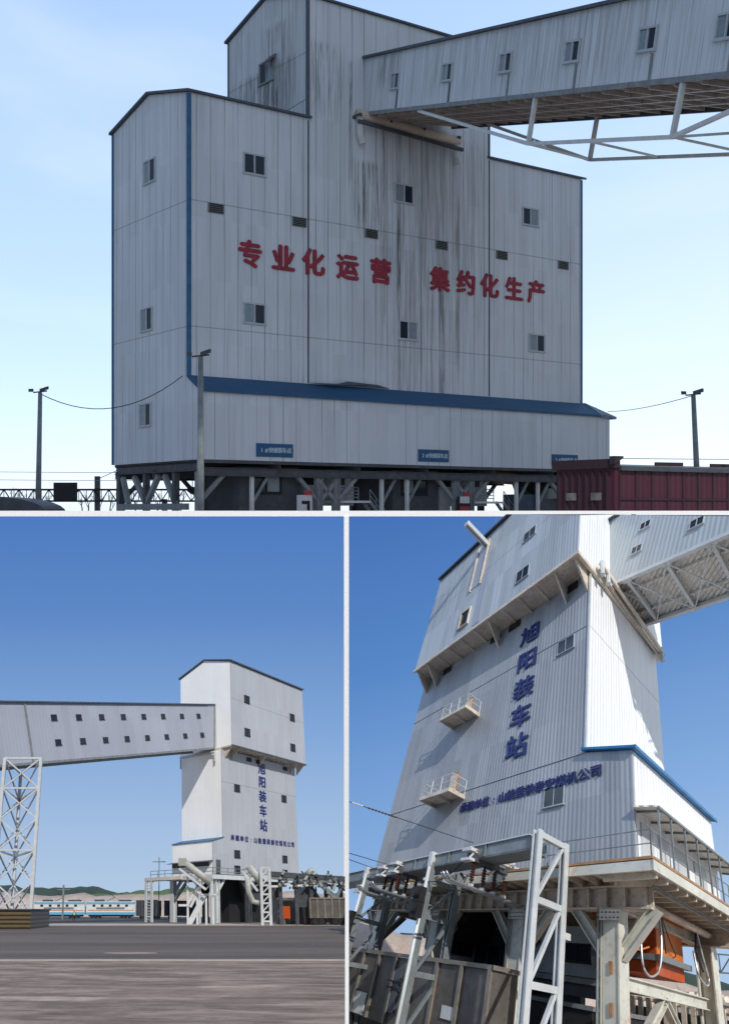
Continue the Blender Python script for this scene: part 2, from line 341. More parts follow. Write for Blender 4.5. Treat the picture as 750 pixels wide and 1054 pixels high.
def railing(site, f, pts, h, parent, mat, step=1.6, r=.03, name='railing', rails=(1, .5)):
    m = MB(site, f)
    for p, q in zip(pts[:-1], pts[1:]):
        p, q = Vector(p), Vector(q); L = (q - p).length; n = max(1, round(L / step))
        for k in rails: m.tube([p + Vector((0, 0, h * k)), q + Vector((0, 0, h * k))], r, 5)
        for i in range(n + 1):
            c = p.lerp(q, i / n); m.tube([c, c + Vector((0, 0, h))], r * 1.1, 5)
    return m.build(name, mat, parent)
def lattice(m, p, q, side, w, nseg, t=.12, td=.07, upv=None):
    """planar lattice between the chords p-q and p+side*w - q+side*w"""
    p, q, s = Vector(p), Vector(q), Vector(side).normalized() * w
    m.beam(p, q, t); m.beam(p + s, q + s, t)
    for i in range(nseg + 1):
        c = p.lerp(q, i / nseg); m.beam(c, c + s, td * 1.1)
        if i < nseg:
            d = p.lerp(q, (i + 1) / nseg)
            m.beam(c, d + s, td) if i % 2 else m.beam(c + s, d, td)
    return m

# ------------------------------------------------------------------ terraces' backs: sky backdrops, coping, post
def sky_mat(name, stops, z0, z1, xs=0.0):
    m = bpy.data.materials.new(name); m.use_nodes = True; t = m.node_tree; t.nodes.clear()
    out = t.nodes.new('ShaderNodeOutputMaterial'); em = t.nodes.new('ShaderNodeEmission'); t.links.new(em.outputs[0], out.inputs[0])
    a = t.nodes.new('ShaderNodeAttribute'); a.attribute_name = 'lp'; x = t.nodes.new('ShaderNodeSeparateXYZ'); t.links.new(a.outputs['Vector'], x.inputs[0])
    ad = t.nodes.new('ShaderNodeMath'); ad.operation = 'MULTIPLY_ADD'; t.links.new(x.outputs[0], ad.inputs[0]); ad.inputs[1].default_value = xs; t.links.new(x.outputs[2], ad.inputs[2])
    mr = t.nodes.new('ShaderNodeMapRange'); t.links.new(ad.outputs[0], mr.inputs[0]); mr.inputs[1].default_value = z0; mr.inputs[2].default_value = z1
    cr = t.nodes.new('ShaderNodeValToRGB'); t.links.new(mr.outputs[0], cr.inputs[0]); e = cr.color_ramp.elements
    while len(e) > 1: e.remove(e[-1])
    e[0].position = 0
    def lin(c): return [((v / 255 + .055) / 1.055) ** 2.4 for v in c] + [1]
    e[0].color = lin(stops[0][1])
    for p, c in stops[1:]: n = e.new(p); n.color = lin(c)
    t.links.new(cr.outputs[0], em.inputs[0]); return m
YB = 150.0
sk2 = sky_mat('evening_blue_sky', [(0, (172, 194, 217)), (.18, (158, 184, 216)), (.45, (124, 160, 207)), (.75, (90, 131, 190)), (1, (74, 118, 184))], -103, -1)
sk3 = sky_mat('deep_blue_sky', [(0, (166, 192, 222)), (.25, (128, 166, 214)), (.6, (84, 130, 191)), (1, (60, 102, 170))], -125, 12, -.25)
MB(W0).box(-130, -4.6, YB, YB + .6, -150, -1.3).build('sky', sk2, kind='structure')
MB(W0).box(-4.4, 130, YB, YB + .6, -160, -1.3).build('sky', sk3, kind='structure')
m_post = plain('white_coping_paint', (.97, .97, .97), .6)
MB(W0).box(-135, 135, YB - .35, YB + .9, -1.36, .06).build('boundary_coping', m_post, label='long white coping rail between the upper terrace and the two lower yards', cat='coping')
MB(W0).box(-5.25, -4.0, YB - .7, YB - .2, -150, -1.37).build('divider_post', m_post, label='tall white post dividing the two lower yards', cat='post')
# unseen blocker, added overhead to keep the sun off the upper terrace
def sun_blocker():
    rnd = random.Random(5); m = MB(W0)
    bmx = bmesh.new(); bmesh.ops.create_icosphere(bmx, subdivisions=4, radius=1.0)
    import mathutils
    vs = []
    for v in bmx.verts:
        n = mathutils.noise.fractal(v.co * 2.2, 1.0, 2.0, 4)
        r = 1 + .10 * n; x, y, z = v.co
        sq = max(abs(x), abs(y), 1e-4) / max(math.hypot(x, y), 1e-4)
        k = 1 / (sq ** .75)
        k = min(k, 1.3)
        vs.append((130 + x * k * r * 330, 95 + y * k * r * 300, 640 + z * r * 45))
    bmx.verts.index_update(); m.add(vs, [[v.index for v in f.verts] for f in bmx.faces]); bmx.free()
    g = G('sun_blocker_white'); g.b.inputs['Base Color'].default_value = (.9, .9, .92, 1); g.b.inputs['Roughness'].default_value = 1; g.b.inputs['Specular IOR Level'].default_value = 0
    m.build('sun_blocker', g.m, smooth=True, kind='structure')
sun_blocker()
def site1():
    F = face((0, 0, 0), (1, 0, 0), (0, 0, 1), (0, -1, 0))            # front face frame
    FL = face((0, 0, 0), (0, 1, 0), (0, 0, 1), (-1, 0, 0))           # left face frame (x runs back)
    # ground
    MB(S1, V1).box(-700, 700, 76, 1500, -1, 0).build('ground', m_dirt, kind='structure')
    B = thing(S1, 'coal_loading_station', 'long stained grey sheet clad station with red Chinese slogan and blue lean-to roof', 'building', (24, 7, 0))
    LZ = 5.9
    def block(x0, x1, ze, zr, dep, mat):
        MB(S1).prism([(x0, 0, LZ), (x0, 0, ze), (x0, dep * .5, zr), (x0, dep, ze), (x0, dep, LZ)], (x1 - x0, 0, 0)).build('wall', mat, B)
    block(0, 11.99, 36.9, 38.6, 14.8, m_wall1); block(12, 33.74, 47.9, 49.9, 14.0, m_wall1); block(33.75, 46.9, 36.9, 38.6, 14.8, m_wall1)
    # the upper left face of the tower is heavily streaked: its own cladding skin
    MB(S1).prism([(11.93, .02, 38.75), (11.93, .02, 47.85), (11.93, 7, 49.85), (11.93, 13.98, 47.85), (11.93, 13.98, 37.6)], (.05, 0, 0)).build('wall', m_wall1t, B)
    def roof(x0, x1, ze, zr, dep, ov=.35):
        for sgn, y0, y1 in ((0, -.35, dep * .5), (1, dep + .35, dep * .5)):
            z0 = ze - .35 * (zr - ze) / (dep * .5)
            MB(S1).prism([(x0, y0, z0 + .03), (x0, y0, z0 + .24), (x0, y1, zr + .24), (x0, y1, zr + .03)], (x1 - x0, 0, 0)).build('roof', m_dark_edge, B)
    roof(-.35, 12.2, 36.9, 38.6, 14.8); roof(11.6, 34.1, 47.9, 49.9, 14.0); roof(33.5, 47.3, 36.9, 38.6, 14.8)
    for (x, y, z0, z1, w) in ((0, 0, 12.9, 36.8, .3), (0, 14.8, LZ, 36.8, .22), (12, 0, 36.95, 47.8, .26), (12, 14.0, 38, 47.8, .22), (46.9, 0, 13, 36.8, .22), (33.74, 0, 37.05, 47.8, .2)):
        MB(S1).box(x - w * .5 - .05, x + w * .5, y - .07, y + w * .5, z0, z1).build('corner_trim', m_blue if z1 < 40 else m_dark_edge, B)
    for x in (12, 33.74):
        MB(S1).box(x - .07, x + .07, -.05, .0 - .002, 13.1, 36.7).build('seam_cover', m_dark_edge, B)
    # lean-to along the front
    MB(S1).prism([(-.02, .0 - .004, LZ), (-.02, -.004, 12.75), (-.02, -2.0, 11.6), (-.02, -2.0, LZ)], (49.08, 0, 0)).build('lean_to_wall', sheet('clean_lean_to_sheet', (.54, .59, .655), 1.35, (), .9, .25, [], corr=.3, corr_d=.05), B)
    MB(S1).box(46.95, 49.05, .001, 4, LZ, 11.7).build('lean_to_wall', m_wall1, B)
    MB(S1).prism([(-.2, -.0 - .01, 12.80), (-.2, -.01, 13.05), (-.2, -2.35, 11.72), (-.2, -2.35, 11.5)], (47.6, 0, 0)).build('lean_to_roof', m_blue_roof, B)
    m = MB(S1); m.add([(47.4, -.01, 13.14), (47.4, -2.35, 11.74), (49.75, -2.35, 11.6), (49.75, 4, 11.6), (47.4, 4, 13.0), (47.4, -.01, 12.7), (47.4, -2.35, 11.4), (49.75, -2.35, 11.35), (49.75, 4, 11.35), (47.4, 4, 12.6)],
          [(0, 1, 2), (0, 2, 3, 4), (5, 7, 6), (5, 9, 8, 7), (1, 6, 7, 2), (2, 7, 8, 3), (3, 8, 9, 4), (0, 5, 6, 1), (0, 4, 9, 5)])
    m.build('lean_to_roof', paint('bent_pale_blue_sheet', (.14, .22, .30), .4, .1, .5, 2.5), B)
    MB(S1).prism([(12, -.3, 13.1), (14, -1.0, 12.95), (16, -.5, 13.45), (19.5, -.4, 13.35), (21, -.3, 13.1)], (0, .2, 0)).build('bent_flashing', m_dark_edge, B)
    MB(S1).box(-.1, 49.1, -2.06, -1.9, 5.62, 5.9).build('lower_edge_beam', m_steel_dk, B)
    # vents
    for u in (2.5, 11.0, 19.0, 27.5, 35.4, 44.1):
        v = MB(S1, F).box(u - .75, u + .75, 27.0, 27.85, 0, .12)
        vo = v.build('vent', m_steel, B); mm = MB(S1, F)
        for i in range(5): mm.box(u - .66, u + .66, 27.07 + i * .155, 27.15 + i * .155, .121, .2)
        mm.build('louvre', m_black, vo); BASE[vo.name] = BASE[B.name]
    for i, (u, c) in enumerate(((6.35, 31.8), (22.9, 31.75), (39.4, 31.85), (6.35, 18.8), (23.4, 18.8), (40.3, 18.95))):
        window(S1, B, F, u, c, 2.3, 1.85, 2, m_dull, (None, 0, 1, 0, 1, 0)[i], .13, .14)
    for u, c in ((7.3, 31.8), (7.9, 18.7), (8.15, 10.2)): window(S1, B, FL, u, c, 2.3, 2.1, 2, m_dull, 1, .13, .13)
    FT = face((11.93, 0, 0), (0, 1, 0), (0, 0, 1), (-1, 0, 0)); window(S1, B, FT, 6.9, 43.0, 2.5, 2.1, 2, m_steel, 0, .14, .15)
    MB(S1).prism([(11.75, 5.0, 44.2), (10.9, 5.0, 43.3), (10.9, 6.2, 43.3), (11.75, 6.2, 44.2)], (0.04, 0, -.12)).build('hanging_shutter', m_steel_dk, B)
    # slogan, letter by letter
    us = (5.9, 9.3, 12.51, 16.28, 20.08, 27.29, 30.65, 33.74, 37.05, 40.19)
    for i, ch in enumerate('专业化运营集约化生产'): glyphs(S1, B, ch, F, us[i], 23.9 + i * .03, 0, 0, 2.45, m_red, .12, .040, 1.02)
    for i, u in enumerate((7.15, 24.85, 42.3)):
        o = MB(S1, face((0, -2.0, 0), (1, 0, 0), (0, 0, 1), (0, -1, 0))).box(u - 1.85, u + 1.85, 6.25, 7.4, .02, .12).build('sign_board', m_sign, B)
        BASE[o.name] = BASE[B.name]
        glyphs(S1, o, '%d#快速装车点' % (i + 1), face((0, -2.14, 0), (1, 0, 0), (0, 0, 1), (0, -1, 0)), u - 1.35, 6.83, .46, 0, .5, m_wletter, .03, .012, 1.0)
    # pipe carrier under the gallery mouth
    m = MB(S1); m.tube([(16.9, -.75, 38.1), (29.1, -.75, 37.55)], .42, 12)
    m.build('pipe', m_concrete, B, True)
    for x in (17.2, 28.8): MB(S1).tube([(x, -.75, 37.6), (x, -.75, 36.3), (x + .3, -.8, 35.4)], .3, 8).build('pipe_end', m_white, B)
    for x in (17.0, 20.5, 24.5, 28.9): MB(S1).beam((x, 0, 37.9), (x, -1.2, 37.9), .25).build('bracket', m_steel_dk, B)
    MB(S1).beam((16.7, -1.15, 37.25), (29.3, -1.15, 36.75), .28, .3).build('pipe_rail', m_steel_dk, B)
    # frame under the bins
    for x0 in (0.2, 8, 16.5, 24.5, 33, 41, 47.5):
        MB(S1).ibeam((x0, -1.7, 5.4), (x0, 14.6, 5.4), .5, .85).build('floor_beam', m_steel_dk, B)
    for y in (-1.5, 6.8, 14.4): MB(S1).ibeam((0, y, 4.9), (49, y, 4.9), .45, .7).build('floor_beam', m_steel_dk, B)
    MB(S1).box(.1, 49, -1.95, 14.7, 5.62, 5.895).build('floor_plate', m_black, B)
    for y in (-1.2, 13.9):
        for x in ((.3, 12.3, 14.2, 28.3, 30.2, 43.3) if y < 0 else (.3, 9, 18, 27, 36, 45)):
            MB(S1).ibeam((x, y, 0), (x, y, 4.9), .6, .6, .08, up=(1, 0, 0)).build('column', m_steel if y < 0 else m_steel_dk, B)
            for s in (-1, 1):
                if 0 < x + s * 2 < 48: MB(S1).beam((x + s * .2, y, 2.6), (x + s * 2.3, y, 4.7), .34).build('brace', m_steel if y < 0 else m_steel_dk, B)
    for (y0, y1) in ((3, 5), (8.6, 6.2), (12.2, 13.4), (8.6, 11)):
        MB(S1).beam((.3, y0, 2.2), (.3, y1, 4.7), .42).build('brace', m_steel, B)
    for y in (3.0, 8.6): MB(S1).ibeam((.3, y, 0), (.3, y, 4.9), .5, .5, .07).build('column', m_steel_dk, B)
    MB(S1).box(-.1, .2, .4, 13.8, 1.7, 2.25).build('tie_beam', m_steel, B)
    for x in (5.5, 19.5, 22.5, 36.5, 39.5, 46.0):
        MB(S1).beam((x, -1.0, 0), (x, -1.0, 4.6), .3).build('post', m_steel_lt, B)
        MB(S1).beam((x, -1.0, 2.2), (x + 1.6, -1.0, 4.6), .22).build('brace', m_steel, B)
    for x in (13.5, 29.5, 44.5): MB(S1).box(x - .6, x + .9, 2.0, 3.0, 1.2, 4.0).build('switch_box', m_pale_cab, B)
    # hoppers (dark chutes) above the tracks
    for x in (15.5, 31.5, 46):
        MB(S1).prism([(x - 2.2, 3, 5.6), (x + 2.2, 3, 5.6), (x + 1, 3, 3.2), (x - 1, 3, 3.2)], (0, 5, 0)).build('chute', m_black, B)
    # control cabins under the floor
    for i, (x0, x1, wx) in enumerate(((5.2, 11.4, 7.9), (22.0, 27.6, 24.6))):
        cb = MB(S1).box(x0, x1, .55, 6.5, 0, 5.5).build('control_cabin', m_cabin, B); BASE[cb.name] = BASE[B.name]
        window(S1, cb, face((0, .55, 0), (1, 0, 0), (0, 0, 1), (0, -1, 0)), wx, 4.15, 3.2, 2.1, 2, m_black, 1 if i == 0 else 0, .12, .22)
    for i, x0 in enumerate((14.6, 31.3)):
        cb = MB(S1).box(x0 + .6, x0 + 3.6, 1.6, 5.5, 2.1, 5.4).build('switch_cabinet', m_pale_cab, B); BASE[cb.name] = BASE[B.name]
        MB(S1).box(x0 + 1.9, x0 + 2.5, 1.5, 1.6, 4.0, 5.0).build('cabinet_door', m_cabin, cb)
        MB(S1).box(x0 - .2, x0 + 3.9, -.6, 1.5, 2.35, 2.55).build('platform', m_steel_lt, B)
        railing(S1, I4, [(x0 - .2, -.5, 2.55), (x0 + 2.6, -.5, 2.55)], 1.2, B, m_steel, 1.3, .045, rails=(1, .75, .5, .25))
        m = MB(S1); m.beam((x0 + 3.9, -.5, 2.5), (x0 + 6.0, -.5, 0.2), .15, .3); m.beam((x0 + 3.9, .6, 2.5), (x0 + 6.0, .6, .2), .15, .3)
        for k in range(8): m.box(x0 + 3.95 + k * .27, x0 + 4.22 + k * .27, -.45, .55, 2.2 - k * .29, 2.24 - k * .29)
        m.build('stair', m_steel, B)
        railing(S1, I4, [(x0 + 3.9, -.55, 2.5), (x0 + 6.0, -.55, .2)], 1.1, B, m_steel, 1.0, .045)
    # gallery
    e1 = Vector((-.25277703, -.93477162, -.24961129)); e2 = Vector((.965328, -.26103996, 0)); e3 = e2.cross(e1); e3 = -e3 if e3.z < 0 else e3
    GF = fr((18.3, 0, 38.5), e1, e2, e3)
    Lg = 62.0
    Gt = thing(S1, 'conveyor_gallery', 'inclined streaked grey conveyor gallery running out of the slogan station over its underslung truss', 'conveyor gallery', (30, 0, 0), GF)
    MB(S1, GF).prism([(-.0, 0, 0), (-1.3, 0, 4.95), (Lg, 0, 4.95), (Lg, 0, 0)], (0, .15, 0)).build('wall', m_gal1, Gt)
    MB(S1, GF).box(-3.5, Lg, 8.85, 9.0, 0, 4.9).build('wall', m_gal1, Gt)
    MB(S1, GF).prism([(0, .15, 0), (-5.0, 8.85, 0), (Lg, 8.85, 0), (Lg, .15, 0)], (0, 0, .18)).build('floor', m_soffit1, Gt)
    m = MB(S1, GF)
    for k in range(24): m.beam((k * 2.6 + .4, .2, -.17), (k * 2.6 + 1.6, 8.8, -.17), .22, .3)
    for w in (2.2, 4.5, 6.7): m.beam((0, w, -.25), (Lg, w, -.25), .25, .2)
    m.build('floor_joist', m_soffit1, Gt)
    MB(S1, GF).box(0, Lg, 8.86, 9.08, -.42, -.002).build('bottom_chord', m_steel_dk, Gt)
    MB(S1, GF).prism([(-2.0, -.3, 4.93), (-2, -.3, 5.15), (-2, 4.5, 6.0), (-2, 9.3, 5.15), (-2, 9.3, 4.93), (-2, 4.5, 5.78)], (Lg + 2, 0, 0)).build('roof', m_dark_edge, Gt)
    MB(S1, GF).box(-.1, Lg, -.06, -.002, -.16, .16).build('bottom_chord', m_steel, Gt)
    GS = fr(GF @ Vector((0, 0, 0)), e1, e3, -e2)
    for i, s in enumerate((7.0, 18.1, 28.3, 37.9, 46.7, 54.3)):
        o = window(S1, Gt, GS, s, 2.5, 1.95, 1.4, 2, m_dull, 0, .13, .13)
        MB(S1, GS).box(s + .55, s + .85, -.1, 1.65, .01, .035).build('drip_stain_strip', m_dark_edge if i < 2 else m_steel, Gt)
    # underslung truss, two planes and cross ties
    m = MB(S1, GF)
    A = [(12.5, .15, -.2), (32.9, .15, -3.2), (50.4, .15, -3.1), (Lg, .15, -.3)]
    Bp = [(8, 8.85, -.2), (26.6, 8.85, -3.4), (46, 8.85, -3.1), (Lg, 8.85, -.4)]
    tr = []
    for P in (A, Bp):
        for a, b in zip(P[:-1], P[1:]): MB(S1, GF).beam(a, b, .22, .24).build('truss_chord', m_steel_lt, Gt)
        for p in P[1:3]: MB(S1, GF).beam(p, (p[0] + .3, p[1], -.15), .28, .26).build('truss_post', m_steel_lt, Gt)
    for a, b in (((32.9, .15, -3.2), (26.6, 8.85, -3.4)), ((50.4, .15, -3.1), (46, 8.85, -3.1)), ((22.7, .15, -1.7), (26.6, 8.85, -3.4)), ((32.9, .15, -3.2), (17.3, 8.85, -1.8)), ((41, .15, -3.15), (36, 8.85, -3.25)), ((50.4, .15, -3.1), (56, 8.85, -1.6)), ((56, .15, -1.8), (46, 8.85, -3.1))):
        MB(S1, GF).beam(a, b, .15).build('truss_tie', m_steel_lt, Gt)
    # lamp posts
    def lamp(X, Z, h, label, tilt=0.0):
        L = thing(S1, 'lamp_post', label, 'lamp post', (X, Z, 0), V1, 'twin floodlight posts around the slogan station')
        MB(S1, V1).tube([(X, Z, 0), (X + tilt * .5, Z, h * .5), (X + tilt, Z, h)], .26, 8, .17).build('pole', m_steel, L, True)
        MB(S1, V1).beam((X + tilt - .55, Z, h), (X + tilt + .55, Z, h + .12), .1).build('crossarm', m_steel_dk, L)
        for s in (-1, 1):
            MB(S1, V1).prism([(X + tilt + s * .3 - .28, Z - .3, h + .02), (X + tilt + s * .3 + s * .45 - .1, Z - .35, h + .12 + .1 * s), (X + tilt + s * .3 + s * .45 - .1, Z - .35, h + .36 + .1 * s), (X + tilt + s * .3 - .28, Z - .3, h + .26)], (0, .5, .06)).build('floodlight', m_steel_dk, L)
    lamp(-26.1, 100, 11.1, 'twin floodlight post standing clear of the station in front of the sign gantry', .2)
    lamp(-10.45, 80, 11.5, 'twin floodlight post standing against the near corner of the slogan station', 0)
    lamp(24.2, 90, 9.95, 'twin floodlight post rising behind the maroon wagon', -.45)
    # cables
    MB(S1, V1).tube(wirecurve((-25.9, 100, 11), (-15.0, 103.4, 12.8), 1.9), .035, 4).build('power_cable', m_wire, label='thin cable sagging from the clear lamp post to the corner of the slogan station', cat='cable')
    a = V1 @ Vector((23.6, 90, 9.9))
    MB(S1).tube(wirecurve(a, (49.3, -1.5, 12.2), .25), .03, 4).build('power_cable', m_wire_lt, label='thin cable from the lean-to roof tip to the lamp post behind the maroon wagon', cat='cable')
    for c, lab in ((7.6, 'upper'), (6.4, 'lower')):
        MB(S1, V1).tube(wirecurve((22, 140, c), (60, 140, c - .2), .1), .04, 4).build('overhead_line', m_wire_lt, label='%s of two pale overhead lines behind the maroon wagon' % lab, cat='cable')
    for c, lab in ((8.9, 'upper'), (7.4, 'lower')):
        MB(S1, V1).tube(wirecurve((-110, 235, c + .6), (-8, 235, c), .3), .05, 4).build('overhead_line', m_wire_lt, label='%s faint overhead line above the lattice sign gantry' % lab, cat='cable')
    # sign gantry far behind
    Gn = thing(S1, 'sign_gantry', 'long dark lattice gantry crossing behind the station legs with a black board', 'gantry', (-60, 250, 0), V1)
    m = MB(S1, V1); z0, z1 = 3.6, 5.9
    for y in (250, 252): m.beam((-90, y, z0), (-12, y, z0), .35); m.beam((-90, y, z1), (-12, y, z1), .35)
    for i in range(52):
        x = -90 + i * 1.5; m.beam((x, 250, z0 if i % 2 else z1), (x + 1.5, 250, z1 if i % 2 else z0), .2); m.beam((x, 250, z0), (x, 250, z1), .12)
    m.build('truss', m_black, Gn)
    MB(S1, V1).box(-61.9, -57.2, 249.2, 249.6, 3.7, 7.3).build('board', m_black, Gn)
    for x in (-71, -53.5, -40): MB(S1, V1).box(x - .5, x + .5, 250.5, 251.5, 0, 8.6 if x == -53.5 else 4).build('post', m_steel_dk, Gn)
    MB(S1, V1).beam((-53.5, 251, 8), (-49.5, 251, 9.8), .12).build('lamp_arm', m_steel_dk, Gn)
    MB(S1, V1).box(-72.2, -71.0, 249, 249.5, 1.9, 4.4).build('signal_box', m_black, Gn)
    # dark covered tank and shed at the near left
    MB(S1, V1).prism([(-26.6 + 4.2 * math.cos(t), 88, 1.5 + 1.15 * math.sin(t)) for t in [math.pi * i / 14 for i in range(15)]], (0, 6, 0)).build('arched_tank', m_steel_dk, label='dark arched tank top beside the foot of the clear lamp post', cat='tank')
    # hanging crane hook
    K = thing(S1, 'hook_block', 'small dark hook block hanging between the legs of the slogan station', 'hook', (3, 5, 0))
    MB(S1).tube([(3, 5, 4.9), (3, 5, 3.7)], .04, 5).build('cable', m_wire, K)
    MB(S1).prism([(2.7, 5, 3.75), (3.3, 5, 3.75), (3.4, 5, 3.4), (3.0, 5, 3.1), (2.6, 5, 3.4)], (0, .3, 0)).build('block', m_black, K)
    # notices
    for i, (u, c, lab) in enumerate(((10.2, 2.2, 'white notice with a red top beside the first control cabin of the slogan station'), (28.6, 2.9, 'pink and white notice box beside the second control cabin of the slogan station'))):
        N = thing(S1, 'notice_box', lab, 'notice box', (u, -2.2, 0), group='notice boxes under the slogan station')
        MB(S1).box(u - .75, u + .75, -2.2, -2.0, .8, 3.0).build('board', m_board if i == 0 else m_black, N)
        MB(S1).box(u - .1, u + .75, -2.25, -2.205, 3.0, 3.4).build('header', m_pinkred, N)
        if i == 0:
            MB(S1).box(u - .35, u + .5, -2.23, -2.203, 2.2, 2.5).box(u + .2, u + .5, -2.23, -2.203, 1.2, 2.195).build('print', m_black, N)
        else:
            MB(S1).box(u - .6, u + .6, -2.24, -2.203, 2.35, 3.0).build('print', m_board, N)
            MB(S1).box(u - .6, u + .6, -2.24, -2.203, 1.2, 2.05).build('print', m_pinkred, N)
    T = thing(S1, 'rail_loader', 'tan tank and dark arms of a loader behind the third station bay', 'machine', (37, 2, 0))
    MB(S1).tube([(35.4, 1, 5.0), (38.2, 1, 4.9)], .62, 10).build('tank', m_tan, T, True)
    MB(S1).box(37, 40.5, -.5, 1.5, 0, 3.3).build('cabin', paint('blue_grey_cabin', (.05, .08, .12)), T)
    MB(S1).box(40.5, 43.2, -.3, 1.5, 0, 2.9).build('body', m_steel_dk, T)
    for a, b in (((37.5, .8, 4.8), (40, .8, 3.2)), ((40, .8, 4.9), (41.5, .8, 3)), ((39, .8, 4.6), (42.5, .8, 4.0)), ((42.6, .8, 5.2), (41.6, .8, 2.9)), ((40.4, .8, 3.9), (42, .8, 4.9))):
        MB(S1).beam(a, b, .3).build('arm', m_black, T)
    # maroon wagon
    WF = fr(V1 @ Vector((16.1, 80, 0)), V1.to_3x3() @ Vector((.84, .54, 0)), V1.to_3x3() @ Vector((-.54, .84, 0)), (0, 0, 1))
    Wg = thing(S1, 'covered_wagon', 'maroon covered rail wagon with ribbed end doors and slate roof', 'wagon', (6, 3, 0), WF)
    MB(S1, WF).box(0, 14, 0, 5.6, .9, 4.35).build('body', m_maroon, Wg)
    m = MB(S1, WF)
    for k in range(1, 9): m.box(-.14, -.002, k * .66 - .07, k * .66 + .07, 1, 4.2)
    for k in range(10): m.box(k * 1.45 + .3, k * 1.45 + .42, -.1, -.002, .95, 4.2)
    m.box(.3, 14, -.13, -.101, 2.3, 2.42)
    m.build('rib', m_maroon_dk, Wg)
    MB(S1, WF).prism([(-.25, -.2, 4.36), (-.25, -.2, 4.95), (-.25, 5.8, 5.0), (-.25, 5.8, 4.36)], (.5, 0, 0)).build('end_lintel', m_maroon_dk, Wg)
    MB(S1, WF).prism([(-.35, -.35, 4.6), (.4, -.35, 5.0), (.4, -.35, 5.12), (-.35, -.35, 5.12)], (0, .5, 0)).build('corner_bracket', m_black, Wg)
    MB(S1, WF).prism([(.27, -.35, 4.2), (.27, -.3, 4.5), (.27, 2.8, 4.75), (.27, 5.9, 4.5), (.27, 5.9, 4.2)], (13.9, 0, 0)).build('roof', m_tarp, Wg)
    for x in (4.2, 9.5): MB(S1, WF).beam((x, .6, 4.72), (x + 2.6, .6, 4.74), .12, .25).build('roof_hatch', m_maroon_dk, Wg)
    for y in (1.6, 4.0): MB(S1, WF).box(-.16, -.142, y - .5, y + .5, 2.3, 2.8).build('label_plate', m_mach, Wg)
    for x in (1.5, 3.3, 10.5, 12.3): MB(S1, WF).tube([(x, .5, .5), (x, .7, .5)], .5, 16).build('wheel', m_black, Wg)
    MB(S1, WF).box(.2, 13.8, .4, 5.2, .55, .9).build('underframe', m_black, Wg)
    # bare trees
    rnd = random.Random(3)
    def btree(X, Z, h, lab):
        m = MB(S1, V1)
        def br(p, d, L, r, k):
            q = p + d * L; m.tube([p, q], r, 4, r * .6)
            if k:
                for _ in range(3):
                    dd = (d + Vector((rnd.uniform(-.7, .7), rnd.uniform(-.5, .5), rnd.uniform(-.1, .5)))).normalized(); br(p.lerp(q, rnd.uniform(.5, 1)), dd, L * rnd.uniform(.5, .75), r * .55, k - 1)
        br(Vector((X, Z, 0)), Vector((0, 0, 1)), h * .42, .16, 4)
        t = thing(S1, 'bare_tree', lab, 'tree', (X, Z, 0), V1, 'bare winter trees behind the sign gantry'); m.build('crown', m_bark, t)
        MB(S1, V1).tube([(X, Z, -.05), (X, Z, h * .4)], .2, 6, .14).build('trunk', m_bark, t)
    for i in range(14): btree(-88 + i * 3.6 + rnd.uniform(-1, 1), 285 + rnd.uniform(-15, 15), rnd.uniform(5.5, 9.0), 'leafless thin tree standing behind the lattice sign gantry')
site1()

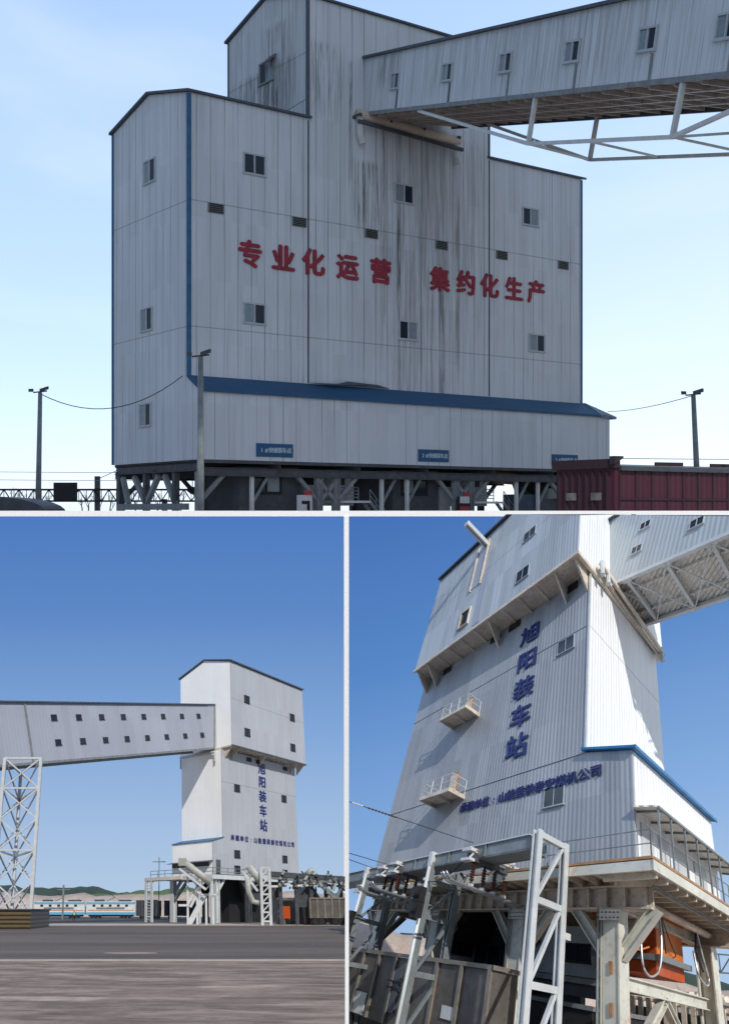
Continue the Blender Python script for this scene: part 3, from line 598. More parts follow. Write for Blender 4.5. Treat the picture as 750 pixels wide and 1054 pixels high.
# ------------------------------------------------------------------ the lettered loading tower (two yards show one each)
def tower(site, TF, txt_dir, B, T, boxc, ze, zr, mf, mr, mbox, opts):
    """TF: frame with x = t along the lettered face, y = d into the depth, z = up. txt_dir: +1 / -1 reading direction along t"""
    s = txt_dir
    zb = opts['zb']; D = 9.2
    def FF(d): return TF @ fr((0, d, 0), (s, 0, 0), (0, 0, 1), (0, -1, 0))        # lettered face (x = reading direction)
    FR = TF @ fr((0, 0, 0), (0, 1, 0), (0, 0, 1), (-1, 0, 0))                      # gallery face
    # shaft: lettered face skin and the rest
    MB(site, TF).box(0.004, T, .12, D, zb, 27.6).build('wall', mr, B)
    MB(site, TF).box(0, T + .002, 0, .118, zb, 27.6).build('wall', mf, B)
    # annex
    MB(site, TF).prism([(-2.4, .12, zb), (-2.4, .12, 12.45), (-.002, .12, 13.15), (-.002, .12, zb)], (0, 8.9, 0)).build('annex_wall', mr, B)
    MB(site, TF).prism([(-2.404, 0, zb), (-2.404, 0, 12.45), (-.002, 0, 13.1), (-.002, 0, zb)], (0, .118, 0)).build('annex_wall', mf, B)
    MB(site, TF).prism([(-2.58, -.14, 12.42), (-2.58, -.14, 12.50), (0.15, -.14, 13.30), (0.15, -.14, 13.22)], (0, 9.3, 0)).build('annex_roof', opts['roofm'], B)
    # head box
    t0, t1, d0, d1 = boxc; c0, c1 = 27.3, 28.0
    c0 = opts['c0']
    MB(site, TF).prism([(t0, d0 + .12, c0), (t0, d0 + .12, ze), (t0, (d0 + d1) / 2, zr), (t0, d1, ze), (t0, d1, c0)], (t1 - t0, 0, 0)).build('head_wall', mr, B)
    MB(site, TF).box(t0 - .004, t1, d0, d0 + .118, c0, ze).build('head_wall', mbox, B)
    for y0, y1 in ((d0 - .3, (d0 + d1) / 2), (d1 + .3, (d0 + d1) / 2)):
        MB(site, TF).prism([(t0 - .25, y0, ze + .02), (t0 - .25, y0, ze + .26), (t0 - .25, y1, zr + .26), (t0 - .25, y1, zr + .02)], (t1 - t0 + .5, 0, 0)).build('roof', m_dark_edge, B)
    MB(site, TF).box(t0, t1, d0 + .02, -.002, c0 - .1, c0 - .003).build('soffit', m_cream, B)
    MB(site, TF).box(t0 - .12, t1 + .1, d0 - .1, d0 + .04, c0 - .28, c0 + .02).build('rim_beam', m_steel_dk if opts.get('dk') else m_cream, B)
    MB(site, TF).box(t0 - .12, t0 + .06, d0 + .05, d1, c0 - .28, c0 - .004).build('rim_beam', m_cream, B)
    n = 11
    for i in range(n + 1):
        t = t0 + .3 + (t1 - t0 - .6) * i / n
        MB(site, TF).beam((t, d0 + .05, c0 - .2), (t, 0, c0 - .2), .14, .24).build('soffit_joist', m_cream, B)
        if i in (0, 1, 5, 10, 11): MB(site, TF).prism([(t - .06, -.002, c0 - .3), (t - .06, d0 + .2, c0 - .3), (t - .06, -.002, c0 - 1.9), (t - .06, 0.0, c0 - 1.9)][:3], (.12, 0, 0)).build('knee_bracket', m_cream, B)
    # lettering
    glyph_c = opts['tc']
    for i, ch in enumerate('旭阳装车站'): glyphs(site, B, ch, FF(0), s * opts['tu'], glyph_c[i], 0, 0, opts.get('ts', 1.85), m_bletter, .04, .026, .98)
    row = '承建单位:山能重装泰安煤机公司'; u0, u1 = opts['row']; rc = opts['rc']
    for i, ch in enumerate(row):
        glyphs(site, B, ch, FF(0), s * (u0 + (u1 - u0) * i / (len(row) - 1)), rc, 0, 0, opts.get('rs', .82), m_bletter, .03, .022, .98)
    return FF, FR
def gallery(site, GF, L, Hh, Wd, wins, B, mw, opts_frame):
    """x runs outwards and down, y across, z up from the floor"""
    MB(site, GF).prism([(0, 0, 0), (-Hh * .30, 0, Hh), (L, 0, Hh), (L, 0, 0)], (0, .1, 0)).build('wall', mw, B)
    MB(site, GF).prism([(0, Wd - .1, 0), (-Hh * .30, Wd - .1, Hh), (L, Wd - .1, Hh), (L, Wd - .1, 0)], (0, .1, 0)).build('wall', mw, B)
    MB(site, GF).prism([(-Hh * .3, -.2, Hh + .01), (-Hh * .3, -.2, Hh + .18), (-Hh * .3, Wd / 2, Hh + .6), (-Hh * .3, Wd + .2, Hh + .18), (-Hh * .3, Wd + .2, Hh + .01)], (L + Hh * .3, 0, 0)).build('roof', m_dark_edge, B)
    MB(site, GF).box(0, L, .1, Wd - .1, .35, .45).build('floor', m_soffit, B)
    for y in (-.04, Wd - .2): MB(site, GF).box(0, L, y, y + .24, -.14, .16).build('bottom_chord', m_steel_lt if Wd > 4.55 else m_steel, B)
    GS = GF @ fr((0, 0, 0), (1, 0, 0), (0, 0, 1), (0, -1, 0))
    for s, z, w, h in wins: window(site, B, GS, s, z, w, h, 2, opts_frame, None, .06, .05)

def site2():
    T2 = fr((0, 0, 0), (1, 0, 0), (0, 1, 0), (0, 0, 1))
    MB(S2, V2).box(-80, 95, 1.5, 24, -.5, 0.0).build('yard', m_yard, kind='structure')
    MB(S2, V2).box(-120, 120, 24.05, 108, -.5, -.01).build('road', m_asph, kind='structure')
    MB(S2, V2).box(-120, 140, 23.85, 24.35, -.002, .012).build('joint_strip', m_concrete, kind='structure')
    MB(S2, V2).box(-120, 120, 82, 94.5, -.003, .012).build('pale_verge', m_concrete, kind='structure')
    MB(S2, V2).box(-170, 190, 108.1, 300, -.5, -.02).build('ground', m_gravel, kind='structure')
    for (x, y, w, d) in ((-14.5, 29.5, 1.6, .7), (-1.9, 28.2, 2.6, .8), (-17.5, 36, 1.6, 1.2), (9.5, 31, 1.2, .8)):
        m = MB(S2, V2); n = 14; r = random.Random(int(x * 10))
        pts = [(x + w / 2 * math.cos(2 * math.pi * i / n) * r.uniform(.7, 1.1), y + d / 2 * math.sin(2 * math.pi * i / n) * r.uniform(.6, 1.1), -.008) for i in range(n)]
        m.prism(pts, (0, 0, .012)).build('pale_patch', m_dirt, kind='structure')
    # far berm and hills
    r = random.Random(2)
    def ridge(name, mat, X0, X1, Y, prof, depth, lab=None):
        m = MB(S2, V2); n = 60; vs = []; fs = []
        for i in range(n + 1):
            x = X0 + (X1 - X0) * i / n; h = prof((x - X0) / (X1 - X0), x)
            for j, (dy, k) in enumerate(((0, 0), (depth * .25, .45), (depth * .5, .85), (depth * .75, 1), (depth, .9))):
                vs.append((x, Y + dy, h * k * (1 + r.uniform(-.05, .05)) - .3))
        for i in range(n):
            for j in range(4): fs.append((i * 5 + j, (i + 1) * 5 + j, (i + 1) * 5 + j + 1, i * 5 + j + 1))
        m.add(vs, fs); return m.build(name, mat, smooth=True, kind='structure')
    ridge('earth_berm', m_dirt, -120, 130, 215, lambda t, x: 8.6 + .5 * math.sin(x * .06) + .5 * math.sin(x * .31) + r.uniform(-.15, .15), 30)
    ridge('wooded_hill', m_hill_dk, -150, 18, 262, lambda t, x: max(1, 13.6 - max(0, x + 62) * .09 - max(0, -x - 70) * .05 + 1.0 * math.sin(x * .13) + .3 * math.sin(x * .5) + r.uniform(-.35, .35)), 30)
    ridge('green_hill', m_hill_gr, -35, 70, 250, lambda t, x: 8.9 + 2.2 * math.exp(-((x - 5) / 22) ** 2) + .3 * math.sin(x * .3), 24)
    B = thing(S2, 'lettered_loading_tower', 'tall white sheet clad loading tower at the end of the long lavender gallery', 'tower', (8, 4, 0))
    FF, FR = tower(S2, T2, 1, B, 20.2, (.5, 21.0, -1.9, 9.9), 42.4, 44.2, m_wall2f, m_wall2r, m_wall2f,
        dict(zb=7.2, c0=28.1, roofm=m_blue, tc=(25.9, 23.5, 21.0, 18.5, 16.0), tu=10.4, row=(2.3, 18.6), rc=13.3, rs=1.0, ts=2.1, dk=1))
    for u, c in ((3.7, 21.6), (16.5, 21.4), (3.35, 10.75), (16.1, 10.65), (3.3, 8.3), (16, 8.2)): window(S2, B, FF(0), u, c, 1.35, 1.2, 2, m_black, None, .1, .06)
    for u, c in ((4.5, 36.7), (4.4, 30.9), (17.4, 36.3), (17.2, 30.6)): window(S2, B, FF(-1.9), u, c, 1.35, 1.3, 2, m_black, None, .1, .06)
    for u in (7, 9.5, 17.2): MB(S2, FF(0)).box(u - .6, u + .6, 26.6, 27.3, .0, .1).build('vent', m_black, B)
    for d in (2.6, 3.0): pass
    MB(S2, T2).box(-1.7, -.7, -.06, -.002, 7.25, 9.6).build('door', m_cabin, B)
    MB(S2, T2).box(-2.5, -2.41, .8, 9.0, 8.6, 9.3).build('canopy_shade_strip', m_steel_dk, B)  # dark strip in place of the shade under the canopy
    MB(S2, T2).prism([(-2.42, .0, 9.35), (-3.7, .0, 9.15), (-3.7, .0, 9.22), (-2.42, .0, 9.5)], (0, 9, 0)).build('canopy', m_steel_dk, B)
    # pipe rail below gallery mouth
    MB(S2, T2).tube([(-.5, 1.0, 27.2), (-.5, 9.0, 27.6)], .22, 8).build('pipe', m_white, B)
    for d in (1.0, 8.9): MB(S2, T2).tube([(-.5, d, 27.3), (-.5, d, 25.6)], .16, 6).build('pipe_end', m_white, B)
    # deck and columns
    MB(S2, T2).box(-3.6, 21, -1.0, 12.6, 6.75, 7.15).build('deck', m_steel, B)
    MB(S2, T2).box(-3.7, 21.2, -1.1, -.98, 6.55, 7.2).box(-3.72, -3.6, -1.0, 13.6, 6.55, 7.2).build('deck_edge', m_white, B)
    railing(S2, T2, [(21, -1.0, 7.15), (-3.6, -1.0, 7.15), (-3.6, 13.0, 7.15)], 1.1, B, m_steel, 1.8, .05)
    for i, (t, d) in enumerate(((-2.2, -.4), (-2.2, 9.0), (5.4, -.4), (5.4, 9), (11.4, -.4), (11.4, 9), (19.2, -.4), (19.2, 9))):
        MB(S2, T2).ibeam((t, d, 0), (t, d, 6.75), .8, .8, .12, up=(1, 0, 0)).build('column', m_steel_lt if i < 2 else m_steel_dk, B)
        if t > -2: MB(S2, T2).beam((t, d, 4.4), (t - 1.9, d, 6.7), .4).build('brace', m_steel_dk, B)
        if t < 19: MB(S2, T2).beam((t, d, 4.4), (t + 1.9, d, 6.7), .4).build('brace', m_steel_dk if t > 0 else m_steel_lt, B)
    MB(S2, T2).beam((-2.2, 8.6, 3.6), (-2.2, 5.5, 6.7), .4).build('brace', m_steel, B)
    MB(S2, T2).box(4.6, 18, 3, 7, 0, 6.7).build('chute_housing', m_black, B)
    MB(S2, T2).prism([(7, 1, 6.6), (11, 1, 6.6), (10, 1, 3.4), (8, 1, 3.4)], (0, 2, 0)).build('chute', m_steel_dk, B)
    # left access frame and stairs
    A = thing(S2, 'access_stair', 'pale steel zigzag stair and ladder frame climbing to the deck of the whole white tower', 'stair', (-6, 0, 0))
    for t, d in ((-4.2, 13.4), (-4.2, 12.0), (-5.0, .5), (-5.0, -2.0)):
        MB(S2, T2).beam((t, d, 0), (t, d, 7.0 if d > 5 else 6.4), .35).build('post', m_steel_lt, A)
    MB(S2, T2).beam((-4.2, 13.6, 6.9), (-4.2, 5, 6.9), .4, .5).build('beam', m_cream, A)
    m = MB(S2, T2)
    for k in range(14): m.beam((-4.2, 13.4, .4 + k * .46), (-4.2, 12.0, .4 + k * .46), .1)
    m.build('ladder_rung', m_steel_lt, A)
    m = MB(S2, V2)
    Zs = 88
    def vx(px): return (px - 178) / 650 * Zs
    for a, b in (((vx(193), 0), (vx(209), 3.9)), ((vx(196), 0), (vx(212), 3.9)), ((vx(193), 2.5), (vx(210), 6.9)), ((vx(196), 2.3), (vx(213), 6.6)), ((vx(193), 6.8), (vx(205), 5.0))):
        m.beam((a[0], Zs, a[1]), (b[0], Zs, b[1]), .22, .35)
    for k in range(9):
        x = vx(194) + k * (vx(210) - vx(194)) / 9; m.box(x, x + .25, Zs - .1, Zs + .9, .3 + k * .43, .36 + k * .43)
    m.build('stair_flight', m_steel_lt, A)
    m = MB(S2, V2); m.box(vx(206), vx(222), Zs - .2, Zs + 1, 3.85, 4.1).box(vx(184), vx(195), Zs - .2, Zs + 1, 2.4, 2.7)
    m.build('landing', m_steel_lt, A)
    m = MB(S2, V2)
    for px in (193.5, 212, 219, 203): m.beam((vx(px), Zs + .1, 0), (vx(px), Zs + .1, 3.9 if px > 200 else 6.8), .28)
    m.build('stair_post', m_steel_lt, A)
    # chutes
    for i, (pa, pb, Z, r_, lab) in enumerate((((190, 889), (217, 910), 86, .48, 'long pale discharge tube slanting down beside the zigzag stair'), ((256, 893), (271, 913), 84, .5, 'short pale discharge tube slanting down to the lattice mast'), ((316, 897), (326, 908), 86, .6, 'rounded pale hood above the dark machinery right of the whole white tower'))):
        a = ((pa[0] - 178) / 650 * Z, Z, 1.75 + (938 - pa[1]) / 650 * Z); b = ((pb[0] - 178) / 650 * Z, Z, 1.75 + (938 - pb[1]) / 650 * Z)
        Cn = thing(S2, 'discharge_tube', lab, 'tube', (a[0], a[1], 0), V2, 'discharge tubes round the whole white tower')
        MB(S2, V2).tube([a, b], r_, 12).build('tube', m_tube, Cn, True)
        v = Vector(b) - Vector(a); nrm = Vector((v.z, 0, -v.x)).normalized()
        nrm = -nrm if nrm.z > 0 else nrm
        MB(S2, V2).beam(Vector(a) + nrm * 1.1, Vector(b) + nrm * 1.1, .3).build('rail', m_steel_lt, Cn)
        m = MB(S2, V2)
        for k in range(6): c = Vector(a).lerp(Vector(b), k / 5); m.beam(c + nrm * .4, c + nrm * 1.1, .16)
        m.build('strut', m_steel, Cn)
        if i == 0: MB(S2, V2).box(a[0] - .8, a[0] + .3, Z - .5, Z + .5, a[2] - .5, a[2] + .5).build('head', m_tube, Cn)
    MB(S2, V2).tube([((254 - 178) / 650 * 84, 84, 6.2), ((255 - 178) / 650 * 84, 84, 4.2), ((259 - 178) / 650 * 84, 84, 3.0), ((266 - 178) / 650 * 84, 84, 2.8)], .36, 10).build('elbow_pipe', m_tube, smooth=True, label='pale elbow pipe curling under the short discharge tube', cat='pipe')
    # lattice mast and the steel gantry with machinery to the right of the tower
    Gm = thing(S2, 'lattice_mast', 'white lattice mast standing in front of the whole tower at the edge of the asphalt', 'mast', (-1.7, -9, 0))
    def P2(px, Z, py): return Vector(((px - 178) / 650 * Z, Z, 1.75 + (938 - py) / 650 * Z))
    m = MB(S2, V2); Z = 83
    p0 = P2(268, Z, 951.5); p1 = P2(276.5, Z, 951.5); p0.z = p1.z = 0
    m.beam(p0, p0 + Vector((0, 0, 7.3)), .34); m.beam(p1, p1 + Vector((0, 0, 7.3)), .34)
    for k in range(7):
        z = .5 + k * 1.13; m.beam(p0 + Vector((0, 0, z)), p1 + Vector((0, 0, z)), .22)
        if k < 6: m.beam(p0 + Vector((0, 0, z)), p1 + Vector((0, 0, z + 1.13)), .16)
    m.build('lattice', m_steel_lt, Gm)
    Q = thing(S2, 'steel_gantry', 'dark bus bar gantry cluttered with insulators right of the whole white tower', 'gantry', (8, -9, 0))
    def bm(a, b, w=.3, mat=m_steel_dk, name='beam', Z=84): MB(S2, V2).beam(P2(a[0], Z, a[1]), P2(b[0], Z, b[1]), w).build(name, mat, Q)
    bm((276, 901), (372, 907), .6); bm((277, 905), (372, 911), .35, m_steel)
    bm((277, 913.5), (325, 912), .25, m_loco_white); bm((300, 909), (356, 914), .3)
    MB(S2, V2).box(P2(284, 89, 0).x, P2(375, 89, 0).x, 89, 91, 0, 3.6).build('shade_wall', m_mach, Q)  # dark box put behind the posts to stand in for shade
    for px in (287, 303, 318, 333, 348, 356): bm((px, 903), (px, 951), .45, m_steel_dk, 'post', 84.5)
    rr = random.Random(11)
    for k in range(60):
        px = rr.uniform(284, 357); py = rr.uniform(901, 916); dx, dy = rr.uniform(-3, 3), rr.uniform(-4, 6)
        bm((px, py), (px + dx, py + dy), rr.uniform(.12, .34), rr.choice((m_steel_dk, m_steel, m_black, m_mach, m_tube)), 'fitting', 83.5 + rr.uniform(-.5, .5))
    bm((322, 905), (342, 925), .55, m_steel, 'brace', 84.2); bm((352, 912), (340, 928), .4, m_steel, 'brace', 84.2)
    H = thing(S2, 'hopper_hood', 'dark pyramid hood behind the grey wagons right of the whole tower', 'hood', P2(316, 85, 950), V2)
    MB(S2, V2).prism([P2(304, 85, 926), P2(314, 85, 913), P2(320, 85, 913), P2(328, 85, 926), P2(328, 85, 934), P2(304, 85, 934)], (0, 3, 0)).build('hood', m_steel_dk, H)
    MB(S2, V2).prism([P2(308, 85, 934), P2(324, 85, 934), P2(322, 85, 950), P2(310, 85, 950)], (0, 3, 0)).build('housing', m_black, H)
    for px0, px1, lab in ((315.5, 352, 'grey open wagon standing right of the dark pyramid hood'), (356.5, 392, 'dark wagon end at the far side of the yard divider')):
        Z = 84; a = P2(px0, Z, 0); b = P2(px1, Z, 0); y = Z
        Wg = thing(S2, 'open_wagon', lab, 'wagon', (a.x, y, 0), V2)
        if MB(S2, V2).box(a.x, b.x, y - .5, y + 2, .9, 3.4).build('body', m_wagon, Wg) is None: bpy.data.objects.remove(Wg); continue
        m = MB(S2, V2)
        for k in range(6): xx = a.x + (b.x - a.x) * k / 5; m.box(xx - .1, xx + .1, y - .62, y - .502, .9, 3.4)
        m.box(a.x, b.x, y - .64, y - .504, 3.3, 3.5); m.build('rib', m_wagon_rib, Wg)
        for k in (.15, .3, .7, .85): xx = a.x + (b.x - a.x) * k; MB(S2, V2).tube([(xx, y - .4, .45), (xx, y - .2, .45)], .45, 12).build('wheel', m_black, Wg)
    O = thing(S2, 'orange_hopper', 'small orange hopper half hidden under the right end of the whole white tower', 'hopper', P2(292, 85, 950), V2)
    a = P2(289, 85, 933); b = P2(293, 85, 945); MB(S2, V2).box(a.x, b.x, 85, 87, b.z, a.z).build('body', m_orange, O)
    MB(S2, V2).box(b.x + .01, b.x + .4, 85, 87, b.z, a.z).build('side', m_orange, O)
    # dark wagons behind the legs
    for px0, px1, lab in ((128 + 15, 168, 'dark open wagon left of the zigzag stair'), (170, 207, 'dark open wagon passing behind the zigzag stair'), (225, 262, 'dark open wagon in the shade under the whole tower')):
        Z = 150; a = P2(px0, Z, 0); b = P2(px1, Z, 0)
        Wg = thing(S2, 'open_wagon', lab, 'wagon', (a.x, Z, 0), V2, 'dark wagons on the far track')
        MB(S2, V2).box(a.x, b.x - .3, Z, Z + 3, .7, 4.2).build('body', m_steel_dk, Wg)
        m = MB(S2, V2)
        for k in range(9): xx = a.x + (b.x - a.x - .3) * k / 8; m.box(xx - .06, xx + .06, Z - .12, Z - .002, .7, 4.2)
        m.build('rib', m_black, Wg)
        for k in (.15, .3, .7, .85): xx = a.x + (b.x - a.x) * k; MB(S2, V2).tube([(xx, Z + .1, .45), (xx, Z + .3, .45)], .45, 10).build('wheel', m_black, Wg)
    # gallery on its trestle
    GF = fr((0, 1.6, 28.0), (-.962, -.1217, -.2443), (-.1255, .9921, 0), (-.2424, -.0307, .9697))
    Gy = thing(S2, 'conveyor_gallery', 'long lavender grey gallery with two rows of small windows running in from the yard edge', 'conveyor gallery', (20, 0, 0), GF)
    wins = [(s_, 5.45, .95, .72) for s_ in (33.8, 29.6, 25.4, 21.1, 16.7, 12.2, 7.5, 3.0)] + [(s_, 2.35, .95, .72) for s_ in (33.7, 29.5, 25.3, 21.0, 16.6, 12.1, 7.4, 2.8)]
    gallery(S2, GF, 50, 7.25, 4.5, wins, Gy, m_gal2, m_black)
    for s_ in (-.2, 37.9): MB(S2, GF).prism([(s_ - (2.1 if s_ < 0 else 0), -.08, 7.3), (s_, -.08, -.1), (s_ + .28, -.08, -.1), (s_ + .28 - (2.1 if s_ < 0 else 0), -.08, 7.3)], (0, .07, 0)).build('joint_cover', m_steel, Gy)
    MB(S2, GF).box(0, 50, -.12, -.05, 7.1, 7.35).build('eaves_trim', m_dark_edge, Gy)
    Tr = thing(S2, 'trestle', 'tall pale steel lattice trestle carrying the low end of the long gallery', 'trestle', P2(17, 72, 943), V2)
    def T3(px, Z, z): return Vector(((px - 178) / 650 * Z, Z, z))
    ZN, ZF = 68, 76; top = 18.3
    leg = {}
    for nm, Z, pb, pt in (('a', ZN, -3, 1), ('b', ZN, 36, 39), ('c', ZF, 17, 18.5), ('d', ZF, -20, -16)):
        leg[nm] = (T3(pb, Z, 1.4), T3(pt, Z, top - (0 if pb > -10 else 1)))
        MB(S2, V2).beam(*leg[nm], .34).build('leg', m_loco_white if 0 else m_white, Tr)
    for x, y in (('a', 'b'), ('b', 'c'), ('a', 'c')):
        m = MB(S2, V2); A0, A1 = leg[x]; B0, B1 = leg[y]; n = 5
        for k in range(n):
            p, q, r_, s_ = A0.lerp(A1, k / n), A0.lerp(A1, (k + 1) / n), B0.lerp(B1, k / n), B0.lerp(B1, (k + 1) / n)
            m.beam(p, s_, .15); m.beam(r_, q, .15)
            if k in (1, 3, 4): m.beam(q, s_, .2)
        m.build('lattice_bracing', m_white, Tr)
    # dark banded block at the foot
    def band():
        g = G('banded_barrier'); f = g.math('FRACT', g.math('MULTIPLY', g.z, 2.4)); n = g.noise(g.vec(g.x, g.y, g.math('MULTIPLY', g.z, 1)), 1.5, 4)
        g.col(g.mix(g.ramp(g.math('ADD', f, g.math('MULTIPLY', n, .3)), .45, .75), (.025, .02, .017), (.13, .095, .05))); return g.m
    K = thing(S2, 'barrier_block', 'low dark banded barrier block round the foot of the lattice trestle', 'barrier', P2(10, 66, 952), V2)
    a = P2(-20, 66, 0); b = P2(36, 66, 0); MB(S2, V2).box(a.x, b.x, 66, 76, 0, 1.85).build('block', band(), K)
    MB(S2, V2).box(a.x - .1, b.x + .15, 65.85, 76.2, 1.86, 2.0).build('cap', m_cabin, K)
    # railcars
    Zt = 165
    for (p0_, p1_, lab) in ((39, 90, 'pale blue and white locomotive section, the one nearer the lattice trestle'), (91.5, 141, 'pale blue and white locomotive section next to the yellow ended unit')):
        a = P2(p0_, Zt, 0).x; b = P2(p1_, Zt, 0).x
        L = thing(S2, 'locomotive', lab, 'locomotive', ((a + b) / 2, Zt, 0), V2, 'pale locomotives beyond the yard')
        prof = [(a, Zt, .9), (a - .0, Zt, 3.0), (a + .5, Zt, 4.2), (b - .5, Zt, 4.2), (b, Zt, 3.0), (b, Zt, .9)]
        MB(S2, V2).prism(prof, (0, 3, 0)).build('body', m_loco_white, L)
        MB(S2, V2).box(a + .05, b - .05, Zt - .06, Zt - .002, 3.55, 4.05).build('roof_band', m_loco_blue, L)
        MB(S2, V2).box(a + .05, b - .05, Zt - .06, Zt - .002, .9, 1.55).build('skirt_band', m_loco_blue, L)
        MB(S2, V2).box(a + .4, b - .4, Zt - .05, Zt - .002, 1.95, 2.1).build('stripe', m_orange_lt, L)
        for k in range(5):
            xx = a + 1.6 + k * (b - a - 3) / 4.6; MB(S2, V2).box(xx, xx + .7, Zt - .07, Zt - .003, 2.9, 3.45).build('window', m_glass, L)
        MB(S2, V2).box(a + 2.5, b - 2.8, Zt - .05, Zt - .004, 2.25, 2.75).build('grille', m_steel, L)
        MB(S2, V2).box(a + 2, a + 4.4, Zt + .4, Zt + 2.4, 4.21, 4.7).box(b - 4.4, b - 1.2, Zt + .4, Zt + 2.4, 4.21, 4.65).build('roof_gear', m_steel_dk, L)
        m = MB(S2, V2); xm = a + 6; m.beam((xm - 1, Zt + 1.5, 4.3), (xm + 1.2, Zt + 1.5, 5.3), .12); m.beam((xm + 1.2, Zt + 1.5, 5.3), (xm - .3, Zt + 1.5, 6.2), .12); m.beam((xm - .3, Zt + .7, 6.2), (xm - .3, Zt + 2.3, 6.2), .12)
        m.build('pantograph', m_black, L)
        MB(S2, V2).box(a + .6, b - .6, Zt + .2, Zt + 2.8, .45, .9).build('underframe', m_black, L)
        for k in (.12, .2, .28, .72, .8, .88): xx = a + (b - a) * k; MB(S2, V2).tube([(xx, Zt - .05, .5), (xx, Zt + .2, .5)], .5, 12).build('wheel', m_black, L)
    U = thing(S2, 'railcar', 'dark railcar with blue door and yellow end behind the pale locomotives', 'railcar', P2(150, 168, 945), V2)
    def bxp(p0, p1, z0, z1, Z, mat, nm): MB(S2, V2).box(P2(p0, Z, 0).x, P2(p1, Z, 0).x, Z, Z + 2.8, z0, z1).build(nm, mat, U)
    bxp(141.5, 154.5, .6, 4.6, 168, m_steel_dk, 'body'); bxp(149, 153, .5, 4.2, 167.7, m_loco_white, 'door'); bxp(149.5, 152.5, .3, 1.3, 167.4, m_loco_blue, 'step'); bxp(154.6, 159.5, 1.5, 4.2, 168, m_yellow, 'end'); bxp(155, 163, 4.21, 4.7, 168, m_black, 'roof')
    bxp(159.6, 163, .8, 4.0, 168.4, m_rust, 'end_frame')
    # person in dark clothes with a light vest, tiny
    Pn = None
    pc = P2(79.5, 122, 0)
    sk = [(0, 0, .95), (0, 0, 1.25), (0, 0, 1.5), (0, 0, 1.62), (0, 0, 1.75), (.12, 0, .9), (.15, .05, .5), (.17, 0, .06), (-.12, 0, .9), (-.15, -.08, .5), (-.2, 0, .06), (.21, 0, 1.45), (.3, .04, 1.18), (.3, -.05, .92), (-.21, 0, 1.45), (-.3, .04, 1.18), (-.28, -.08, .92)]
    m = MB(S2, V2); o = Vector((pc.x, 122, .02))
    def seg(a, b, r1, r2): m.tube([o + Vector(sk[a]), o + Vector(sk[b])], r1, 8, r2)
    seg(0, 2, .17, .2); seg(2, 3, .09, .07); m.tube([o + Vector((0, 0, 1.6)), o + Vector((0, 0, 1.68)), o + Vector((0, 0, 1.8))], .1, 8, .08)
    seg(0, 5, .12, .11); seg(5, 6, .1, .075); seg(6, 7, .07, .05); seg(0, 8, .12, .11); seg(8, 9, .1, .075); seg(9, 10, .07, .05)
    for a, b, c in ((11, 12, 13), (14, 15, 16)): seg(2, a, .09, .07); seg(a, b, .06, .05); seg(b, c, .05, .035)
    body = m.build('person', m_black, smooth=True, label='worker in dark clothes and pale vest walking beside the nearer locomotive', cat='person')
    v = MB(S2, V2).tube([o + Vector((0, 0, 1.0)), o + Vector((0, 0, 1.25)), o + Vector((0, 0, 1.5))], .21, 10, .22).build('vest', plain('pale_green_vest', (.45, .6, .25)), body, True)
    # overhead line mast
    for px, lab in ((68, 'thin overhead line mast behind the pale locomotives'), (164.5, 'thin overhead line mast left of the zigzag stair')):
        Mx = thing(S2, 'line_mast', lab, 'mast', P2(px, 140, 945), V2)
        a = P2(px, 140, 912 if px < 100 else 884); MB(S2, V2).beam((a.x, 140, 0), (a.x, 140, a.z), .35 if px < 100 else .2).build('post', m_steel, Mx)
        MB(S2, V2).beam((a.x - 1.4, 140, a.z - 1), (a.x + 1.4, 140, a.z - 1), .18).build('crossarm', m_steel, Mx)
site2()

